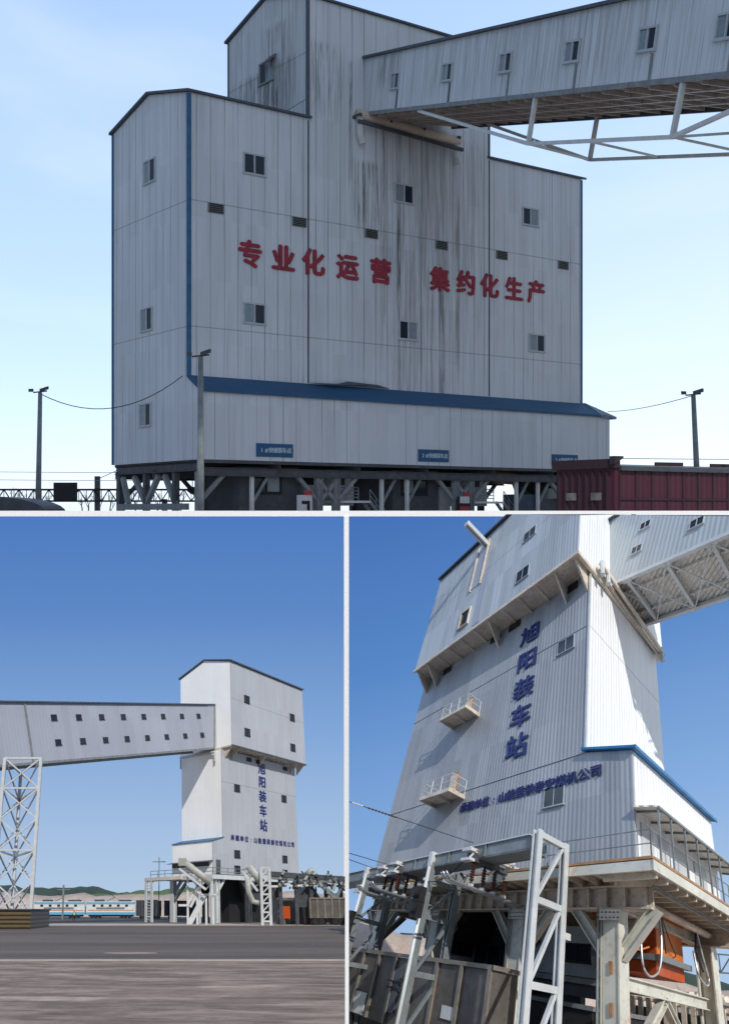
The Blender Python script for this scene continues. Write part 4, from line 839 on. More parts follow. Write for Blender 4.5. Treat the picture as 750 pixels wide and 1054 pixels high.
def site3():
    TF = fr((0, 0, 0), (0, 1, 0), (1, 0, 0), (0, 0, 1))          # x = along the lettered face, y = into the depth
    GZ = -1.3
    MB(S3, V3).box(-60, 160, 3.0, 140, GZ - .5, GZ).build('ground', m_dirt, kind='structure')
    r = random.Random(4)
    def ridge(name, mat, X0, X1, Y, prof, depth):
        m = MB(S3, V3); n = 40; vs = []; fs = []
        for i in range(n + 1):
            x = X0 + (X1 - X0) * i / n; h = prof(x)
            for j, (dy, k) in enumerate(((0, 0), (depth * .3, .5), (depth * .6, .9), (depth, 1))): vs.append((x, Y + dy, h * k + GZ))
        for i in range(n):
            for j in range(3): fs.append((i * 4 + j, (i + 1) * 4 + j, (i + 1) * 4 + j + 1, i * 4 + j + 1))
        m.add(vs, fs); m.build(name, mat, smooth=True, kind='structure')
    ridge('earth_berm', m_dirt, -40, 110, 74, lambda x: 10.6 + .8 * math.sin(x * .21) + r.uniform(-.3, .3), 10)
    ridge('green_hill', m_hill_dk, -10, 150, 108, lambda x: 15.5 + (x - 70) * .02 + r.uniform(-.2, .2) + 1.0 * math.sin(x * .12), 14)
    # block wall and scrub at the far right
    def blocks():
        g = G('stacked_block_wall'); bn = g.t.nodes.new('ShaderNodeTexBrick'); g.t.links.new(g.vec(g.x, g.z, 0), bn.inputs['Vector'])
        bn.inputs['Scale'].default_value = 1.0; bn.inputs['Mortar Size'].default_value = .12; bn.inputs['Brick Width'].default_value = 1.1; bn.inputs['Row Height'].default_value = .7
        bn.inputs['Color1'].default_value = (.30, .27, .24, 1); bn.inputs['Color2'].default_value = (.18, .17, .16, 1); bn.inputs['Mortar'].default_value = (.04, .035, .03, 1)
        g.col(bn.outputs['Color']); g.b.inputs['Roughness'].default_value = .9; return g.m
    MB(S3, V3).box(24, 60, 44, 45, GZ, 4.6).build('block_wall', blocks(), label='grey stacked block wall with gaps beyond the right hand columns', cat='wall')
    m = MB(S3, V3)
    for i in range(40):
        x = r.uniform(24, 44); s = r.uniform(.2, .6); m.prism([(x - s, 44.2, 4.55), (x + s, 44.2, 4.55), (x + s * r.uniform(.2, .8), 44.2, 4.55 + s * 1.2), (x - s * r.uniform(.2, .8), 44.2, 4.55 + s)], (0, .6, 0))
    m.build('rubble', m_cream, kind='stuff', label='loose rubble heaped along the top of the block wall', cat='rubble')

    B = thing(S3, 'lettered_loading_tower', 'weathered sheet tower seen steeply from below with dark blue lettering and two balconies', 'tower', (4, 9, 0))
    T = 18.1
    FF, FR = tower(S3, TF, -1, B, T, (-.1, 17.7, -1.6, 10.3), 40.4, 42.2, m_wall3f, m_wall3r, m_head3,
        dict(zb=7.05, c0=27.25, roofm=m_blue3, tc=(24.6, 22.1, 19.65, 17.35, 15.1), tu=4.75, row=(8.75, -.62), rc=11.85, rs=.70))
    MB(S3, TF).box(-.06, .05, -.06, .05, 13.2, 27.0).build('corner_trim', m_steel_lt, B)
    for c in (13.12, 22.2): MB(S3, TF).box(.1, T, -.035, -.001, c - .02, c + .02).build('seam_strip', m_dull, B)
    for u, c, w, h in ((1.6, 21.5, 1.25, 1.15), (1.75, 11.1, 1.25, 1.15), (3.7, 8.75, 1.2, 1.0)): window(S3, B, FF(0), -u, c, w, h, 2, m_dull, None, .05, .045)
    for u, c, w, h in ((4.6, 34.3, 1.25, 1.2), (4.75, 29.5, 1.25, 1.35)): window(S3, B, FF(-1.6), -u, c, w, h, 2, m_dull, None, .05, .045)
    window(S3, B, FF(-1.6), -11.2, 29.5, 1.3, 2.1, 1, m_cream, None, .12, .14)
    for u in (1.5, 6.5, 8.5, 14.6): MB(S3, FF(0)).box(-u - .55, -u + .55, 26.35, 27.0, 0, .08).build('vent', m_black, B)
    # hoist beam and its slot
    MB(S3, TF).box(10.1, 11.3, -1.64, -1.602, 33.2, 39.2).build('slot_panel', m_gal2, B)
    for t in (10.0, 11.35): MB(S3, TF).box(t - .08, t + .08, -1.74, -1.603, 33.0, 39.4).build('slot_frame', m_cream, B)
    MB(S3, TF).box(9.0, 9.9, -1.63, -1.602, 27.6, 34).build('slot_panel', m_gal2, B)
    for dx in (-.14, .14): MB(S3, TF).beam((10.3 + dx, -1.2, 38.9), (10.3 + dx, -4.3, 38.9), .18, .55).build('hoist_beam', m_white, B)
    MB(S3, TF).beam((10.3, -1.2, 38.88), (10.3, -4.1, 38.88), .1, .3).build('hoist_rail', m_rust, B)
    MB(S3, TF).beam((9.3, -1.7, 40.5), (9.2, -2.0, 41.6), .05).build('aerial', m_steel, B)
    # balconies
    for t0, t1, c in ((8.95, 11.8, 19.4), (8.95, 12.0, 12.8)):
        bal = MB(S3, TF).box(t0, t1, -1.25, -.003, c - .08, c).build('balcony', m_cream, B); BASE[bal.name] = BASE[B.name]
        m = MB(S3, TF)
        for t in (t0, t0 + 1.4, t1): m.beam((t, 0, c - .2), (t, -1.3, c - .2), .12, .22)
        m.beam((t0 - .06, -1.3, c - .16), (t1 + .06, -1.3, c - .16), .1, .26); m.beam((t0 - .05, 0, c - .17), (t0 - .05, -1.3, c - .17), .08, .28)
        m.build('balcony_frame', m_cream, bal)
        railing(S3, TF, [(t1, 0, c), (t1, -1.25, c), (t0, -1.25, c), (t0, 0, c)], 1.05, bal, m_steel_lt, .9, .035)
        d = MB(S3, TF).box(t0 + .9, t0 + 1.9, -.06, -.002, c + .02, c + 2.0).build('door', m_tan, bal)
        MB(S3, TF).box(t0 + 1.0, t0 + 1.8, -.085, -.061, c + .15, c + 1.85).build('door_panel', m_cream, bal)
    # right face trim
    MB(S3, TF).prism([(-2.62, -.20, 12.42), (-2.62, -.20, 12.56), (.15, -.20, 13.36), (.15, -.20, 13.22)], (0, .05, 0)).build('blue_flashing', m_blue3, B)
    MB(S3, TF).box(-2.66, -2.60, -.2, 9.3, 12.42, 12.58).build('blue_flashing', m_blue3, B)
    m = MB(S3, TF); m.tube([(-.5, .4, 28.0), (-.5, 9.2, 26.9)], .15, 8); m.tube([(-.62, .5, 27.6), (-.62, 9.2, 26.5)], .12, 8); m.build('pipe', m_cream, B, True)
    for d, c in ((.5, 28.0), (1.2, 27.8), (8.9, 26.9)): MB(S3, TF).tube([(-.55, d, c + .15), (-.6, d, c - 1.2)], .16, 8).build('pipe_end', m_white, B)
    MB(S3, TF).beam((-.3, .2, 27.5), (-.3, 9.6, 26.6), .12, .3).build('pipe_rail', m_cream, B)
    # deck
    MB(S3, TF).box(-3.4, 18.6, -.85, 10.2, 6.9, 7.03).build('deck', m_cream, B)
    MB(S3, TF).box(-3.5, 18.7, -.97, -.86, 6.62, 7.0).box(-3.52, -3.41, -.97, 10.3, 6.62, 7.0).build('deck_edge', m_col3, B)
    MB(S3, TF).box(-3.5, 18.7, -.99, -.84, 7.035, 7.14).box(-3.52, -3.38, -.83, 10.3, 7.035, 7.14).build('kick_plate', m_tan, B)
    m = MB(S3, TF)
    for k in range(30): m.beam((-3.4 + k * .76, -.8, 6.78), (-3.4 + k * .76, 10, 6.78), .08, .22)
    m.build('deck_joist', m_cream, B)
    m = MB(S3, TF)
    for k in range(13): m.beam((-3.4, -.5 + k * .86, 6.58), (-1.3, -.5 + k * .86, 6.58), .09, .26)
    m.build('outrigger', m_cream, B)
    for d in (.9, 9.0): MB(S3, TF).ibeam((-2.6, d, 6.15), (18.6, d, 6.15), .5, .95, .07).build('girder', m_cream, B)
    for t in (-1.0, 4, 10.4, 17): MB(S3, TF).ibeam((t, .9, 6.1), (t, 10.2, 6.1), .45, .85, .07).build('girder', m_cream, B)
    m = MB(S3, TF)
    for k in range(26): m.box(-2.4 + k * .82, -2.35 + k * .82, .64, .88, 5.74, 6.56)
    m.build('stiffener', m_cream, B)
    for i, (t, d) in enumerate(((-.95, .9), (3.9, .9), (10.4, .9), (17, .9), (-1.4, 9.0), (4, 9), (10.4, 9), (17, 9))):
        MB(S3, TF).ibeam((t, d, GZ), (t, d, 5.66), .72, .8, .07, up=(1, 0, 0)).build('column', m_col3, B)
        if i < 4:
            MB(S3, TF).box(t - .3, t + .3, d - .32, d - .25, GZ, 5.66).build('column_cover', m_col3, B)
            for s in (-1, 1):
                if t + s * 1.7 > -3: MB(S3, TF).ibeam((t + s * .3, d, 3.9), (t + s * 1.75, d, 5.72), .38, .42, .05).build('brace', m_col3, B)
        if d < 2: MB(S3, TF).ibeam((t, d + .3, 3.9), (t, d + 1.9, 5.72), .36, .4, .05).build('brace', m_col3, B)
    for t, d in ((-.95, .9),):
        for c in (1.9, 3.3): MB(S3, TF).box(t - .12, t + .02, .52, .56, c, c + .42).build('rust_patch', m_tan, B)
    MB(S3, TF).ibeam((-1.2, 1.3, 3.06), (-1.3, 8.7, 3.06), .3, .5, .05).build('tie_beam', m_col3, B)
    for a, b in (((-1.2, 4.4, 2.8), (-1.2, 1.6, .6)), ((-1.2, 4.4, 2.8), (-1.25, 7.4, .2))): MB(S3, TF).ibeam(a, b, .3, .34, .05).build('brace', m_col3, B)
    MB(S3, TF).tube([(-1.5, 1.6, 6.35), (-1.5, 3.6, 6.35), (-1.7, 3.9, 6.2), (-1.7, 9.4, 6.2)], .17, 10).build('drain_pipe', m_cream, B, True)
    railing(S3, TF, [(18, -.9, 7.1), (-3.42, -.9, 7.1), (-3.42, 10.1, 7.1)], 1.08, B, m_steel, 1.55, .024)
    MB(S3, TF).prism([(-2.42, -.2, 9.55), (-2.42, -.2, 9.63), (-3.5, -.2, 9.43), (-3.5, -.2, 9.36)], (0, 9.9, 0)).build('canopy', m_soffit, B)
    m = MB(S3, TF)
    for k in range(8): m.beam((-2.42, .2 + k * 1.3, 9.5), (-3.5, .2 + k * 1.3, 9.32), .06, .09)
    m.beam((-3.48, -.2, 9.34), (-3.48, 9.7, 9.34), .08, .1); m.build('canopy_frame', m_steel, B)
    for d in (-.15, .95, 2.25, 3.5, 4.75, 6.1, 7.5, 9.0): MB(S3, TF).beam((-3.44, d, 7.1), (-3.44, d, 9.33), .062).build('canopy_post', m_steel, B)
    for d, w in ((.5, 1.0), (2.1, .8), (3.6, 1.4), (5.8, 1.4)): MB(S3, TF).box(-2.45, -2.405, d, d + w, 7.1, 9.15).build('door_panel', m_white, B)
    # bolted gusset plates and small conduits
    for t, d in ((-.95, .9), (3.9, .9), (10.4, .9)):
        pl = MB(S3, TF).box(t - .5, t + .5, d - .46, d - .43, 5.2, 5.62).build('gusset_plate', m_col3, B); BASE[pl.name] = BASE[B.name]
        m = MB(S3, TF)
        for k in range(6):
            for z in (5.3, 5.5): m.tube([(t - .42 + k * .168, d - .43, z), (t - .42 + k * .168, d - .50, z)], .028, 6)
        m.build('bolt', m_rust, pl)
    m = MB(S3, TF)
    for z in (6.28, 6.42): m.tube([(-2.9, .3, z), (-2.9, 9.8, z)], .04, 6)
    m.tube([(-.5, .45, GZ), (-.5, .45, 5.7)], .05, 6); m.tube([(4.3, .45, GZ), (4.3, .45, 5.7)], .05, 6)
    m.build('conduit', m_steel, B)
    # gallery
    GF = fr((2.3, 0, 28.07), (0, -.9697, -.2443), (1, 0, 0), (0, -.2443, .9697))
    Gy = thing(S3, 'conveyor_gallery', 'pale gallery overhead with ribbed underside and cross braced floor frame', 'conveyor gallery', (0, 0, 0), GF)
    gallery(S3, GF, 16, 7.4, 4.6, [(1.55, 2.4, .78, .72), (1.72, 4.55, .78, .72), (5.45, 2.15, .85, .75), (9.2, 2.15, .85, .75)], Gy, m_gal3, m_white)
    xs = [0.2, 1.34, 3.95, 6.55, 9.15, 11.75]
    for x in xs: MB(S3, GF).ibeam((x, .1, .0), (x, 4.5, .0), .2, .26, .04).build('cross_beam', m_steel_lt, Gy)
    for a, b in zip(xs[1:-1], xs[2:]):
        MB(S3, GF).beam((a, .1, -.1), (b, 4.5, -.1), .07).build('cross_brace', m_steel_lt, Gy); MB(S3, GF).beam((a, 4.5, -.18), (b, .1, -.18), .07).build('cross_brace', m_steel_lt, Gy)
        MB(S3, GF).box((a + b) / 2 - .1, (a + b) / 2 + .1, 2.2, 2.4, -.24, -.2).build('gusset', m_steel_lt, Gy)
    for x in xs:
        for y in (.1, 4.5): MB(S3, GF).box(x - .3, x + .3, y - .16, y + .16, -.17, -.145).build('gusset', m_steel_lt, Gy)
    MB(S3, GF).beam((.2, .3, -.08), (1.34, 2.3, -.08), .07).build('cross_brace', m_steel_lt, Gy)
    m = MB(S3, GF)
    for y in (1.2, 3.4): m.beam((0, y, .2), (16, y, .2), .12, .22)
    for k in range(44): m.beam((k * .37, .12, .33), (k * .37, 4.45, .33), .05, .05)
    m.build('floor_rib', m_soffit, Gy)
    # bus bar gantry in front
    m_gr = m_concrete
    Q = thing(S3, 'bus_bar_gantry', 'grey steel gantry with lattice legs in front of the tower seen from below', 'gantry', (6, -3, GZ), TF)
    def slope(t): return 7.52 - .034 * t
    MB(S3, TF).beam((.5, -2.9, slope(.5) - .02), (21, -2.9, slope(21)), .1, .62).build('beam_web', m_steel, Q)
    MB(S3, TF).beam((.5, -1.9, slope(.5) - .02), (21, -1.9, slope(21)), .1, .62).build('beam_web', m_steel, Q)
    MB(S3, TF).beam((.5, -2.4, slope(.5) - .28), (21, -2.4, slope(21) - .28), 1.1, .05).build('beam_plate', m_steel, Q)
    MB(S3, TF).beam((.5, -2.92, slope(.5) + .3), (21, -2.92, slope(21) + .3), .22, .05).build('beam_flange', m_steel_lt, Q)
    for t in (3.0, 5.5, 8.3, 10.0, 12.2): MB(S3, TF).box(t - .03, t + .03, -3.02, -2.94, slope(t) - .28, slope(t) + .26).build('stiffener', m_steel, Q)
    def leg(t, mat, rungs, top, front=.3):
        MB(S3, TF).ibeam((t, -2.95, GZ), (t, -2.95, top), front, front * 1.1, .05, up=(1, 0, 0)).build('leg_chord', mat, Q)
        MB(S3, TF).ibeam((t, -1.15, GZ), (t, -1.15, top), .3 if mat is m_steel_lt else .40, .26, .05, up=(1, 0, 0)).build('leg_chord', mat, Q)
        m = MB(S3, TF)
        for i, c in enumerate(rungs): m.box(t - .1, t + .1, -2.8, -1.3, c - .12, c + .12)
        m.build('leg_rung', mat, Q)
        m = MB(S3, TF)
        for i in range(len(rungs) - 1):
            a, b = rungs[i], rungs[i + 1]; m.beam((t, -2.85, b), (t, -1.25, a), .14) if 1 else 0
        m.build('leg_diagonal', mat, Q)
    leg(.12, m_steel_lt, (7.8, 5.25, 2.4, -.5), 7.95, .28)
    for c0 in (-.5, 2.4): pass
    leg(6.75, m_steel, (6.3, 4.6, 2.1, -.3), 7.2, .26)
    leg(13.2, m_steel, (6.2, 4.4, 2.0), 7.0, .26)
    for t in (6.75, 13.2): MB(S3, TF).tube([(t, -3.12, GZ), (t, -3.12, 7.0)], .1, 8).build('conduit', m_steel_lt, Q, True)
    MB(S3, TF).box(.1, .3, -1.0, -.5, 4.2, 4.45).build('number_plate', m_board, Q)
    for t in (6.75, 13.3): MB(S3, TF).box(t - .12, t + .12, -3.2, -2.9, slope(t) - .3, slope(t) + .42).build('cap_clamp', m_steel_lt, Q)
    # bus bar collectors
    def collector(t, d0, d1, c, lab, n=4):
        K = thing(S3, 'bus_bar_collector', lab, 'collector', (t, -2, c - 1.4), TF, 'collectors hanging from the bus bar gantry')
        MB(S3, TF).box(t - .2, t + .2, d0 + .3, d1 - .3, c - .05, c + .3).build('housing', m_steel_dk, K)
        for z in (.42, .55): MB(S3, TF).beam((t - .1 + z * .1, d0 + .2, c + z), (t - .1 + z * .1, d1 - .2, c + z), .07).build('bar', m_cream, K)
        for d in (d0 + .2, d1 - .2):
            for z in (-.1, .34): MB(S3, TF).box(t - .3, t + .3, d - .16, d + .16, c + z, c + z + .12).build('clamp', m_board, K)
            MB(S3, TF).tube([(t - .2, d - .1, c), (t - .2, d + .1, c + .25), (t, d + .1, c + .5)], .05, 6).build('link', m_steel_lt, K)
        for k in range(n):
            d = d0 + .6 + (d1 - d0 - 1.2) * k / (n - 1); ins = []
            m = MB(S3, TF); m.tube([(t, d, c - .06), (t, d, c - 1.0)], .06, 8)
            for j in range(6): m.tube([(t, d, c - .2 - j * .12), (t, d, c - .26 - j * .12)], .12, 10, .09)
            m.build('insulator', m_rust, K)
            MB(S3, TF).box(t - .12, t + .12, d - .06, d + .06, c - 1.12, c - 1.0).build('clamp', m_steel_lt, K)
        for k in range(4):
            x = t - .18 + k * .12; zc = c - 1.17 - .04 * (k % 2)
            MB(S3, TF).tube([(x, d0 - 1.0, zc + .28), (x, d0 - .8, zc + .1), (x, d0 - .5, zc), (x, d1 + .6, zc - .02), (x, d1 + .9, zc + .1)], .032, 6).build('contact_rail', m_hose, K, True)
    collector(3.6, -3.6, -.3, 6.95, 'collector with silver contact rails hanging between the white lattice leg and the middle leg')
    collector(9.6, -3.6, -1.2, 6.85, 'collector with silver contact rails just left of the middle gantry leg', 3)
    collector(11.4, -3.3, -1.2, 6.85, 'collector with silver contact rails nearest the far left gantry leg', 3)
    Bk = thing(S3, 'cable_bracket_cluster', 'tangle of pale brackets and cables on top of the gantry beam between its legs', 'brackets', (8, -3, 6.5), TF)
    rq = random.Random(21)
    for k in range(34):
        t = rq.choice((3.6, 5.6, 7.6, 9.6, 11.4, 12.6)) + rq.uniform(-.5, .5); d = rq.uniform(-3.1, -.6); c = slope(t) + rq.uniform(-.75, .05)
        MB(S3, TF).beam((t, d, c), (t + rq.uniform(-.5, .5), d + rq.uniform(-.6, .6), c + rq.uniform(-.4, .3)), rq.uniform(.04, .1)).build('bracket', m_steel_lt if k % 3 else m_steel_dk, Bk)
    m = MB(S3, TF)
    for a_, b_, s_ in (((3.6, -.4, 6.9), (6.9, -1.2, 6.4), .5), ((7.0, -1.2, 6.6), (9.8, -1.0, 6.7), .6), ((9.8, -1.4, 6.3), (13.1, -1.3, 6.2), .45), ((4.4, -3.0, 7.0), (6.7, -3.1, 6.2), .3)): m.tube(wirecurve(a_, b_, s_), .03, 5)
    m.build('cable', m_wire, Bk)
    # traffic signals on the gantry legs
    for t, c, lab in ((6.6, 5.2, 'black twin lens signal with green lamp on the middle gantry leg'), (13.0, 4.1, 'black twin lens signal on the far left gantry leg')):
        Sg = thing(S3, 'signal_light', lab, 'signal', (t, -3.5, c), TF, 'signals on the gantry legs')
        MB(S3, TF).box(t - .26, t + .26, -3.65, -3.3, c - .1, c + .62).build('housing', m_black, Sg)
        MB(S3, TF).box(t - .26, t + .26, -3.65, -3.3, c - .8, c - .12).build('housing', m_black, Sg)
        for z in (.28, -.44):
            MB(S3, TF).tube([(t, -3.65, c + z), (t, -3.9, c + z)], .22, 12, .24).build('visor', m_black, Sg)
        g = plain('green_lens', (.02, .25, .12), .2); MB(S3, TF).tube([(t, -3.66, c - .44), (t, -3.68, c - .44)], .17, 12).build('lens', g, Sg)
        MB(S3, TF).beam((t, -3.3, c), (t + .1, -3.0, c), .1).build('bracket', m_steel_dk, Sg)
    # wires
    Wd = (-1.5, 0, 0)
    a = Vector((-8.95, 4.87, 7.7)); b = Vector((-3.2, 3.6, 7.75))
    ov = thing(S3, 'overhead_wire', 'upper wire with a dark red insulator running in from the left to the gantry', 'wire', a)
    def ext(p, q, k): return q + (p - q) * k
    MB(S3).tube([ext(a, b, 1.6), b], .018, 5).build('wire', m_wire, ov)
    p = a.lerp(b, .14); q = a.lerp(b, .36)
    m = MB(S3)
    for k in range(9): u = p.lerp(q, k / 9 + .25 if 0 else k / 9); m.tube([u, u + (q - p) * .06], .045, 8, .03)
    m.build('insulator', m_rust, ov); MB(S3).tube([a.lerp(b, .02), a.lerp(b, .1)], .035, 6).build('clamp', m_steel_lt, ov)
    for k, (pa, pb) in enumerate((((-8.09, 5.37, 5.9), (-3.3, 9.6, 7.1)), ((-8.2, 5.3, 5.65), (-3.2, 11.2, 7.0)))):
        pa, pb = Vector(pa), Vector(pb); MB(S3).tube([ext(pa, pb, 1.5), pb], .016, 5).build('overhead_wire', m_wire, label=('second' if k == 0 else 'lowest') + ' thin wire running in from the left below the insulator', cat='wire')
    # wagon
    Wg = thing(S3, 'open_wagon', 'grey open rail wagon with pale ribs under the bus bar gantry', 'wagon', (9, 0, GZ), TF)
    WT = TF
    MB(S3, WT).box(3.1, 17.5, -1.5, .1, -.35, 2.75).build('body', m_wagon, Wg)
    MB(S3, WT).box(3.0, 17.6, -1.62, -1.48, 2.76, 2.94).box(2.98, 3.1, -1.62, .2, 2.76, 2.94).build('top_rail', m_wagon_rib, Wg)
    for k in range(9):
        t = 3.1 + k * 1.75; MB(S3, WT).box(t, t + .2, -1.62, -1.503, -.33, 2.755).build('rib', m_wagon_rib, Wg)
        MB(S3, WT).box(t + .26, t + .29, -1.53, -1.502, -.33, 2.75).build('rib_edge', m_black, Wg)
    for t0, t1, c0, c1 in ((12.4, 13.6, -.3, .75), (5.1, 5.9, .6, 1.1)): MB(S3, WT).box(t0, t1, -1.56, -1.502, c0, c1).build('plate', m_steel_lt, Wg)
    MB(S3, WT).box(9.5, 10.3, -1.57, -1.502, .2, 2.2).build('door', m_steel_dk, Wg)
    for c in (1.3, 1.6): MB(S3, WT).beam((9.2, -1.6, c), (10.6, -1.6, c), .06).build('latch_bar', m_black, Wg)
    for t in (4, 5.8, 14, 15.8): MB(S3, WT).tube([(t, -1.35, GZ + .45), (t, -1.15, GZ + .45)], .45, 16).build('wheel', m_black, Wg)
    MB(S3, WT).box(2.8, 17.2, -1.3, -.1, -.75, -.36).build('underframe', m_black, Wg)
    # machinery under the deck
    Hp = thing(S3, 'orange_hopper', 'large orange hopper hung with looping silver hoses under the deck', 'hopper', (0, 5, 4), TF)
    MB(S3, TF).box(-1.0, 2.0, 4.35, 7.2, 3.75, 6.5).build('body', m_orange, Hp)
    MB(S3, TF).box(-1.1, 2.1, 4.25, 7.3, 6.2, 6.52).build('rim', m_orange_lt, Hp)
    MB(S3, TF).box(-1.03, -1.003, 4.4, 7.15, 4.5, 6.15).build('side_panel', m_orange_lt, Hp)
    MB(S3, TF).box(-1.25, 2.1, 4.1, 4.3, 4.3, 4.55).box(-1.3, -1.05, 4.1, 7.4, 4.3, 4.55).build('bumper_rail', m_steel, Hp)
    for k in range(3): MB(S3, TF).box(-.2 + k * .8, -.12 + k * .8, 4.3, 4.348, 4.6, 6.18).build('rib', m_orange, Hp)
    hs = (([(-1.6, 3.5, 6.5), (-1.6, 3.6, 5.0), (-1.5, 3.5, 3.9), (-1.3, 3.1, 3.55), (-1.2, 2.7, 3.9), (-1.2, 2.6, 4.9)], .05, m_hose), ([(-1.6, 3.6, 6.3), (-1.6, 3.9, 5.2), (-1.5, 4.2, 4.6)], .03, m_wire), ([(-1.6, 7.4, 6.4), (-1.7, 7.8, 4.9), (-1.7, 8.2, 4.1), (-1.7, 7.8, 3.8), (-1.6, 7.3, 4.2), (-1.5, 7.2, 5.2)], .05, m_hose), ([(-1.6, 7.6, 6.4), (-1.6, 7.3, 5.3), (-1.6, 7.9, 4.4)], .05, m_wire), ([(-1.4, 4.0, 6.4), (-1.3, 5.2, 5.2), (-1.2, 5.9, 4.8), (-1.3, 5.4, 4.6)], .025, m_wire), ([(.4, 2.4, 6.2), (.2, 2.2, 4.9), (-.3, 2.6, 4.6), (-.4, 3.4, 4.9)], .03, m_wire), ([(.2, 2.0, 4.4), (-.5, 2.2, 4.6), (-.9, 2.8, 4.5), (-1.2, 3.3, 4.7)], .04, m_orange_lt))
    for pts, r_, mt in hs:
        pts = [Vector(p) for p in pts]; P = []
        for i in range(len(pts) - 1):                     # Catmull-Rom
            p0, p1, p2, p3 = pts[max(i - 1, 0)], pts[i], pts[i + 1], pts[min(i + 2, len(pts) - 1)]
            for k in range(6):
                u = k / 6; P.append(.5 * ((2 * p1) + (p2 - p0) * u + (2 * p0 - 5 * p1 + 4 * p2 - p3) * u * u + (3 * p1 - p0 - 3 * p2 + p3) * u ** 3))
        P.append(pts[-1]); MB(S3, TF).tube(P, r_, 8).build('hose', mt, Hp, True)
    Cb = thing(S3, 'control_cabin', 'shaded grey control cabin with window hung between the tower legs', 'cabin', (3, 5, 2), TF)
    MB(S3, TF).prism([(1.4, 4.6, 5.7), (6.5, 4.6, 5.7), (6.2, 4.6, 3.3), (1.9, 4.6, 3.3)], (0, 2.5, 0)).build('body', m_pale_cab, Cb)
    window(S3, Cb, TF @ fr((0, 4.6, 0), (-1, 0, 0), (0, 0, 1), (0, -1, 0)), -3.2, 4.4, 1.6, .9, 2, m_black, None, .06, .07)
    MB(S3, TF).box(.8, 7, 3.6, 7.4, 2.95, 3.2).build('platform', m_steel, Cb)
    MB(S3, TF).box(1.0, 6.6, 3.9, 4.5, 2.4, 2.9).build('platform_frame', m_steel_dk, Cb)
    Cc = thing(S3, 'control_cabin', 'dark cabin with wide black window behind the middle gantry leg', 'cabin', (9, 6, 2), TF)
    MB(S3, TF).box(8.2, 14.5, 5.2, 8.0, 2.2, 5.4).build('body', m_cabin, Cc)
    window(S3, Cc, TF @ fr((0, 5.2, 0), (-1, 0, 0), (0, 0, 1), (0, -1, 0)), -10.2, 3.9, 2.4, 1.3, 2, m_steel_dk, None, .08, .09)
    MB(S3, TF).tube([(7.2, 4.5, 6.4), (6.6, 4.5, 4.8), (6.2, 4.5, 4.4), (5.6, 4.5, 4.9)], .07, 8).build('hanging_hose', m_wire, label='black hose looping down behind the second tower leg', cat='hose')
    Mc = thing(S3, 'loading_chute', 'black funnel chute deep under the deck above the grey wagon', 'chute', (12, 3, 3), TF)
    MB(S3, TF).prism([(8.4, 2.4, 6.5), (15.6, 2.4, 6.5), (13.6, 2.4, 4.3), (11.0, 2.4, 4.3)], (0, 2.6, 0)).build('funnel', m_black, Mc)
    MB(S3, TF).box(11.2, 13.4, 2.6, 4.8, 3.6, 4.28).build('spout', m_black, Mc)
    # far backs of the bays: dark housing, dusty columns
    Dk = thing(S3, 'service_housing', 'dark service housing closing the bays behind the tower legs', 'housing', (6, 8, 0), TF)
    MB(S3, TF).box(5.2, 18, 8.1, 8.6, GZ, 6.5).build('wall', m_cabin, Dk)
    MB(S3, TF).box(1.4, 5.0, 3.2, 8, GZ, 1.9).build('bunker', m_black, Dk)
    MB(S3, TF).box(1.3, 5.1, 3.1, 8.1, 1.91, 2.1).build('bunker_edge', m_steel, Dk)
    F_ = thing(S3, 'post_fence', 'row of dusty upright posts seen under the inverted V brace', 'fence', (-1, 12, 0), TF)
    m = MB(S3, TF)
    for k in range(16): m.box(-3.0 + k * .5, -2.75 + k * .5, 12, 12.2, GZ, 3.1)
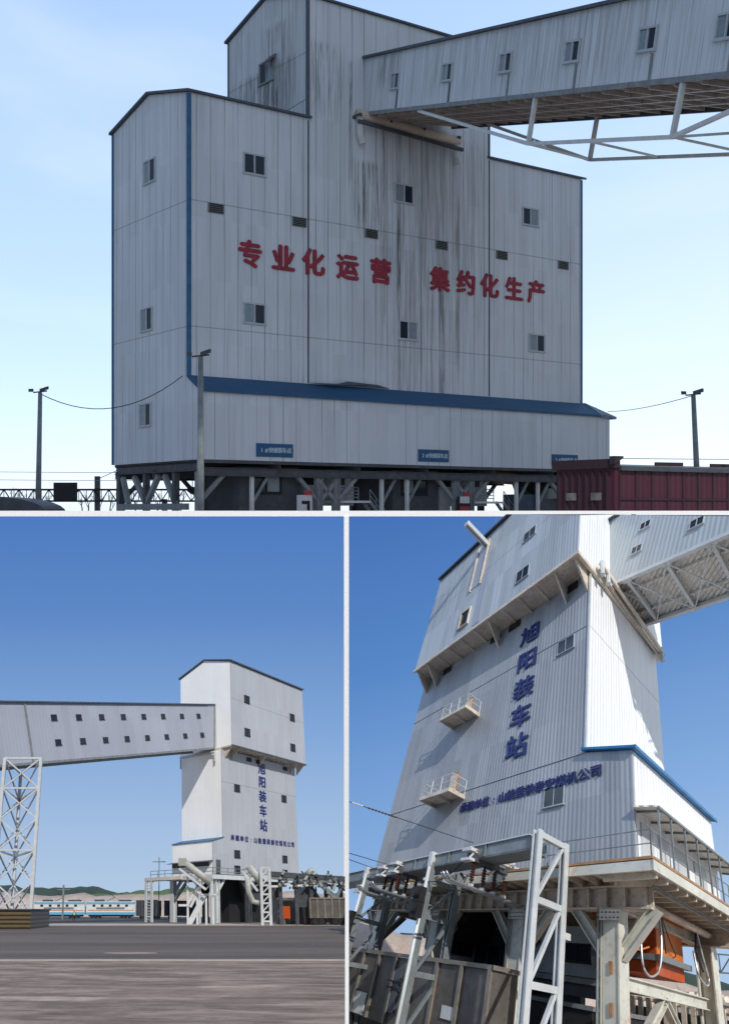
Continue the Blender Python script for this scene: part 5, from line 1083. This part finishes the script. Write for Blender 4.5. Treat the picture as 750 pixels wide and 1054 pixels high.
    m.box(-3.2, 5, 12.21, 12.3, 2.9, 3.1); m.build('posts', m_cream, F_)
    MB(S3, TF).box(-3.2, 5, 12.4, 12.5, GZ, 2.6).build('backing', m_cabin, F_)
    Or = thing(S3, 'orange_ladder', 'small orange ladder frame low behind the near tower leg', 'ladder', (0, 3, 0), TF)
    m = MB(S3, TF)
    for k in range(6): m.box(-.3, .3, 3.0, 3.1, .2 + k * .5, .45 + k * .5)
    m.build('rung', m_orange_lt, Or); MB(S3, TF).box(-.42, -.3, 3.0, 3.1, 0, 3).box(.3, .42, 3, 3.1, 0, 3).build('rail', m_orange, Or)
    # right distance: beam, hanging lamp and lattice boom
    FB = thing(S3, 'far_beam', 'slate blue beam crossing the sky right of the last tower leg', 'beam', (20, 27, 6), V3)
    MB(S3, V3).beam((17.2, 27.5, 9.0), (26, 29.5, 10.2), .6, .75).build('beam', m_steel_dk, FB)
    LB = thing(S3, 'lattice_boom', 'thin dark lattice boom crossing the sky under the slate blue beam', 'boom', (28, 42, 8), V3)
    m = MB(S3, V3); p, q = Vector((27.0, 42, 8.6)), Vector((36, 43.5, 9.6)); up = Vector((0, 0, -1.7))
    m.beam(p, q, .14); m.beam(p + up, q + up, .14)
    for k in range(7):
        u = p.lerp(q, k / 6); m.beam(u, u + up, .08)
        if k < 6: m.beam(u + up * (k % 2), p.lerp(q, (k + 1) / 6) + up * ((k + 1) % 2), .09)
    m.build('lattice', m_steel_dk, LB)
    HL = thing(S3, 'hanging_lamp', 'dark lamp on a short arm beside the last tower leg', 'lamp', (-1.9, 9.3, 6), TF)
    MB(S3, TF).tube([(-1.9, 9.5, 6.0), (-2.5, 9.5, 6.0)], .05, 6).build('arm', m_black, HL)
    MB(S3, TF).tube([(-2.4, 9.5, 6.1), (-2.4, 9.5, 5.75)], .12, 10, .24).build('shade', m_black, HL)
    MB(S3, TF).tube([(-2.4, 9.5, 5.74), (-2.4, 9.5, 4.9)], .05, 6).build('drop', m_black, HL)
site3()
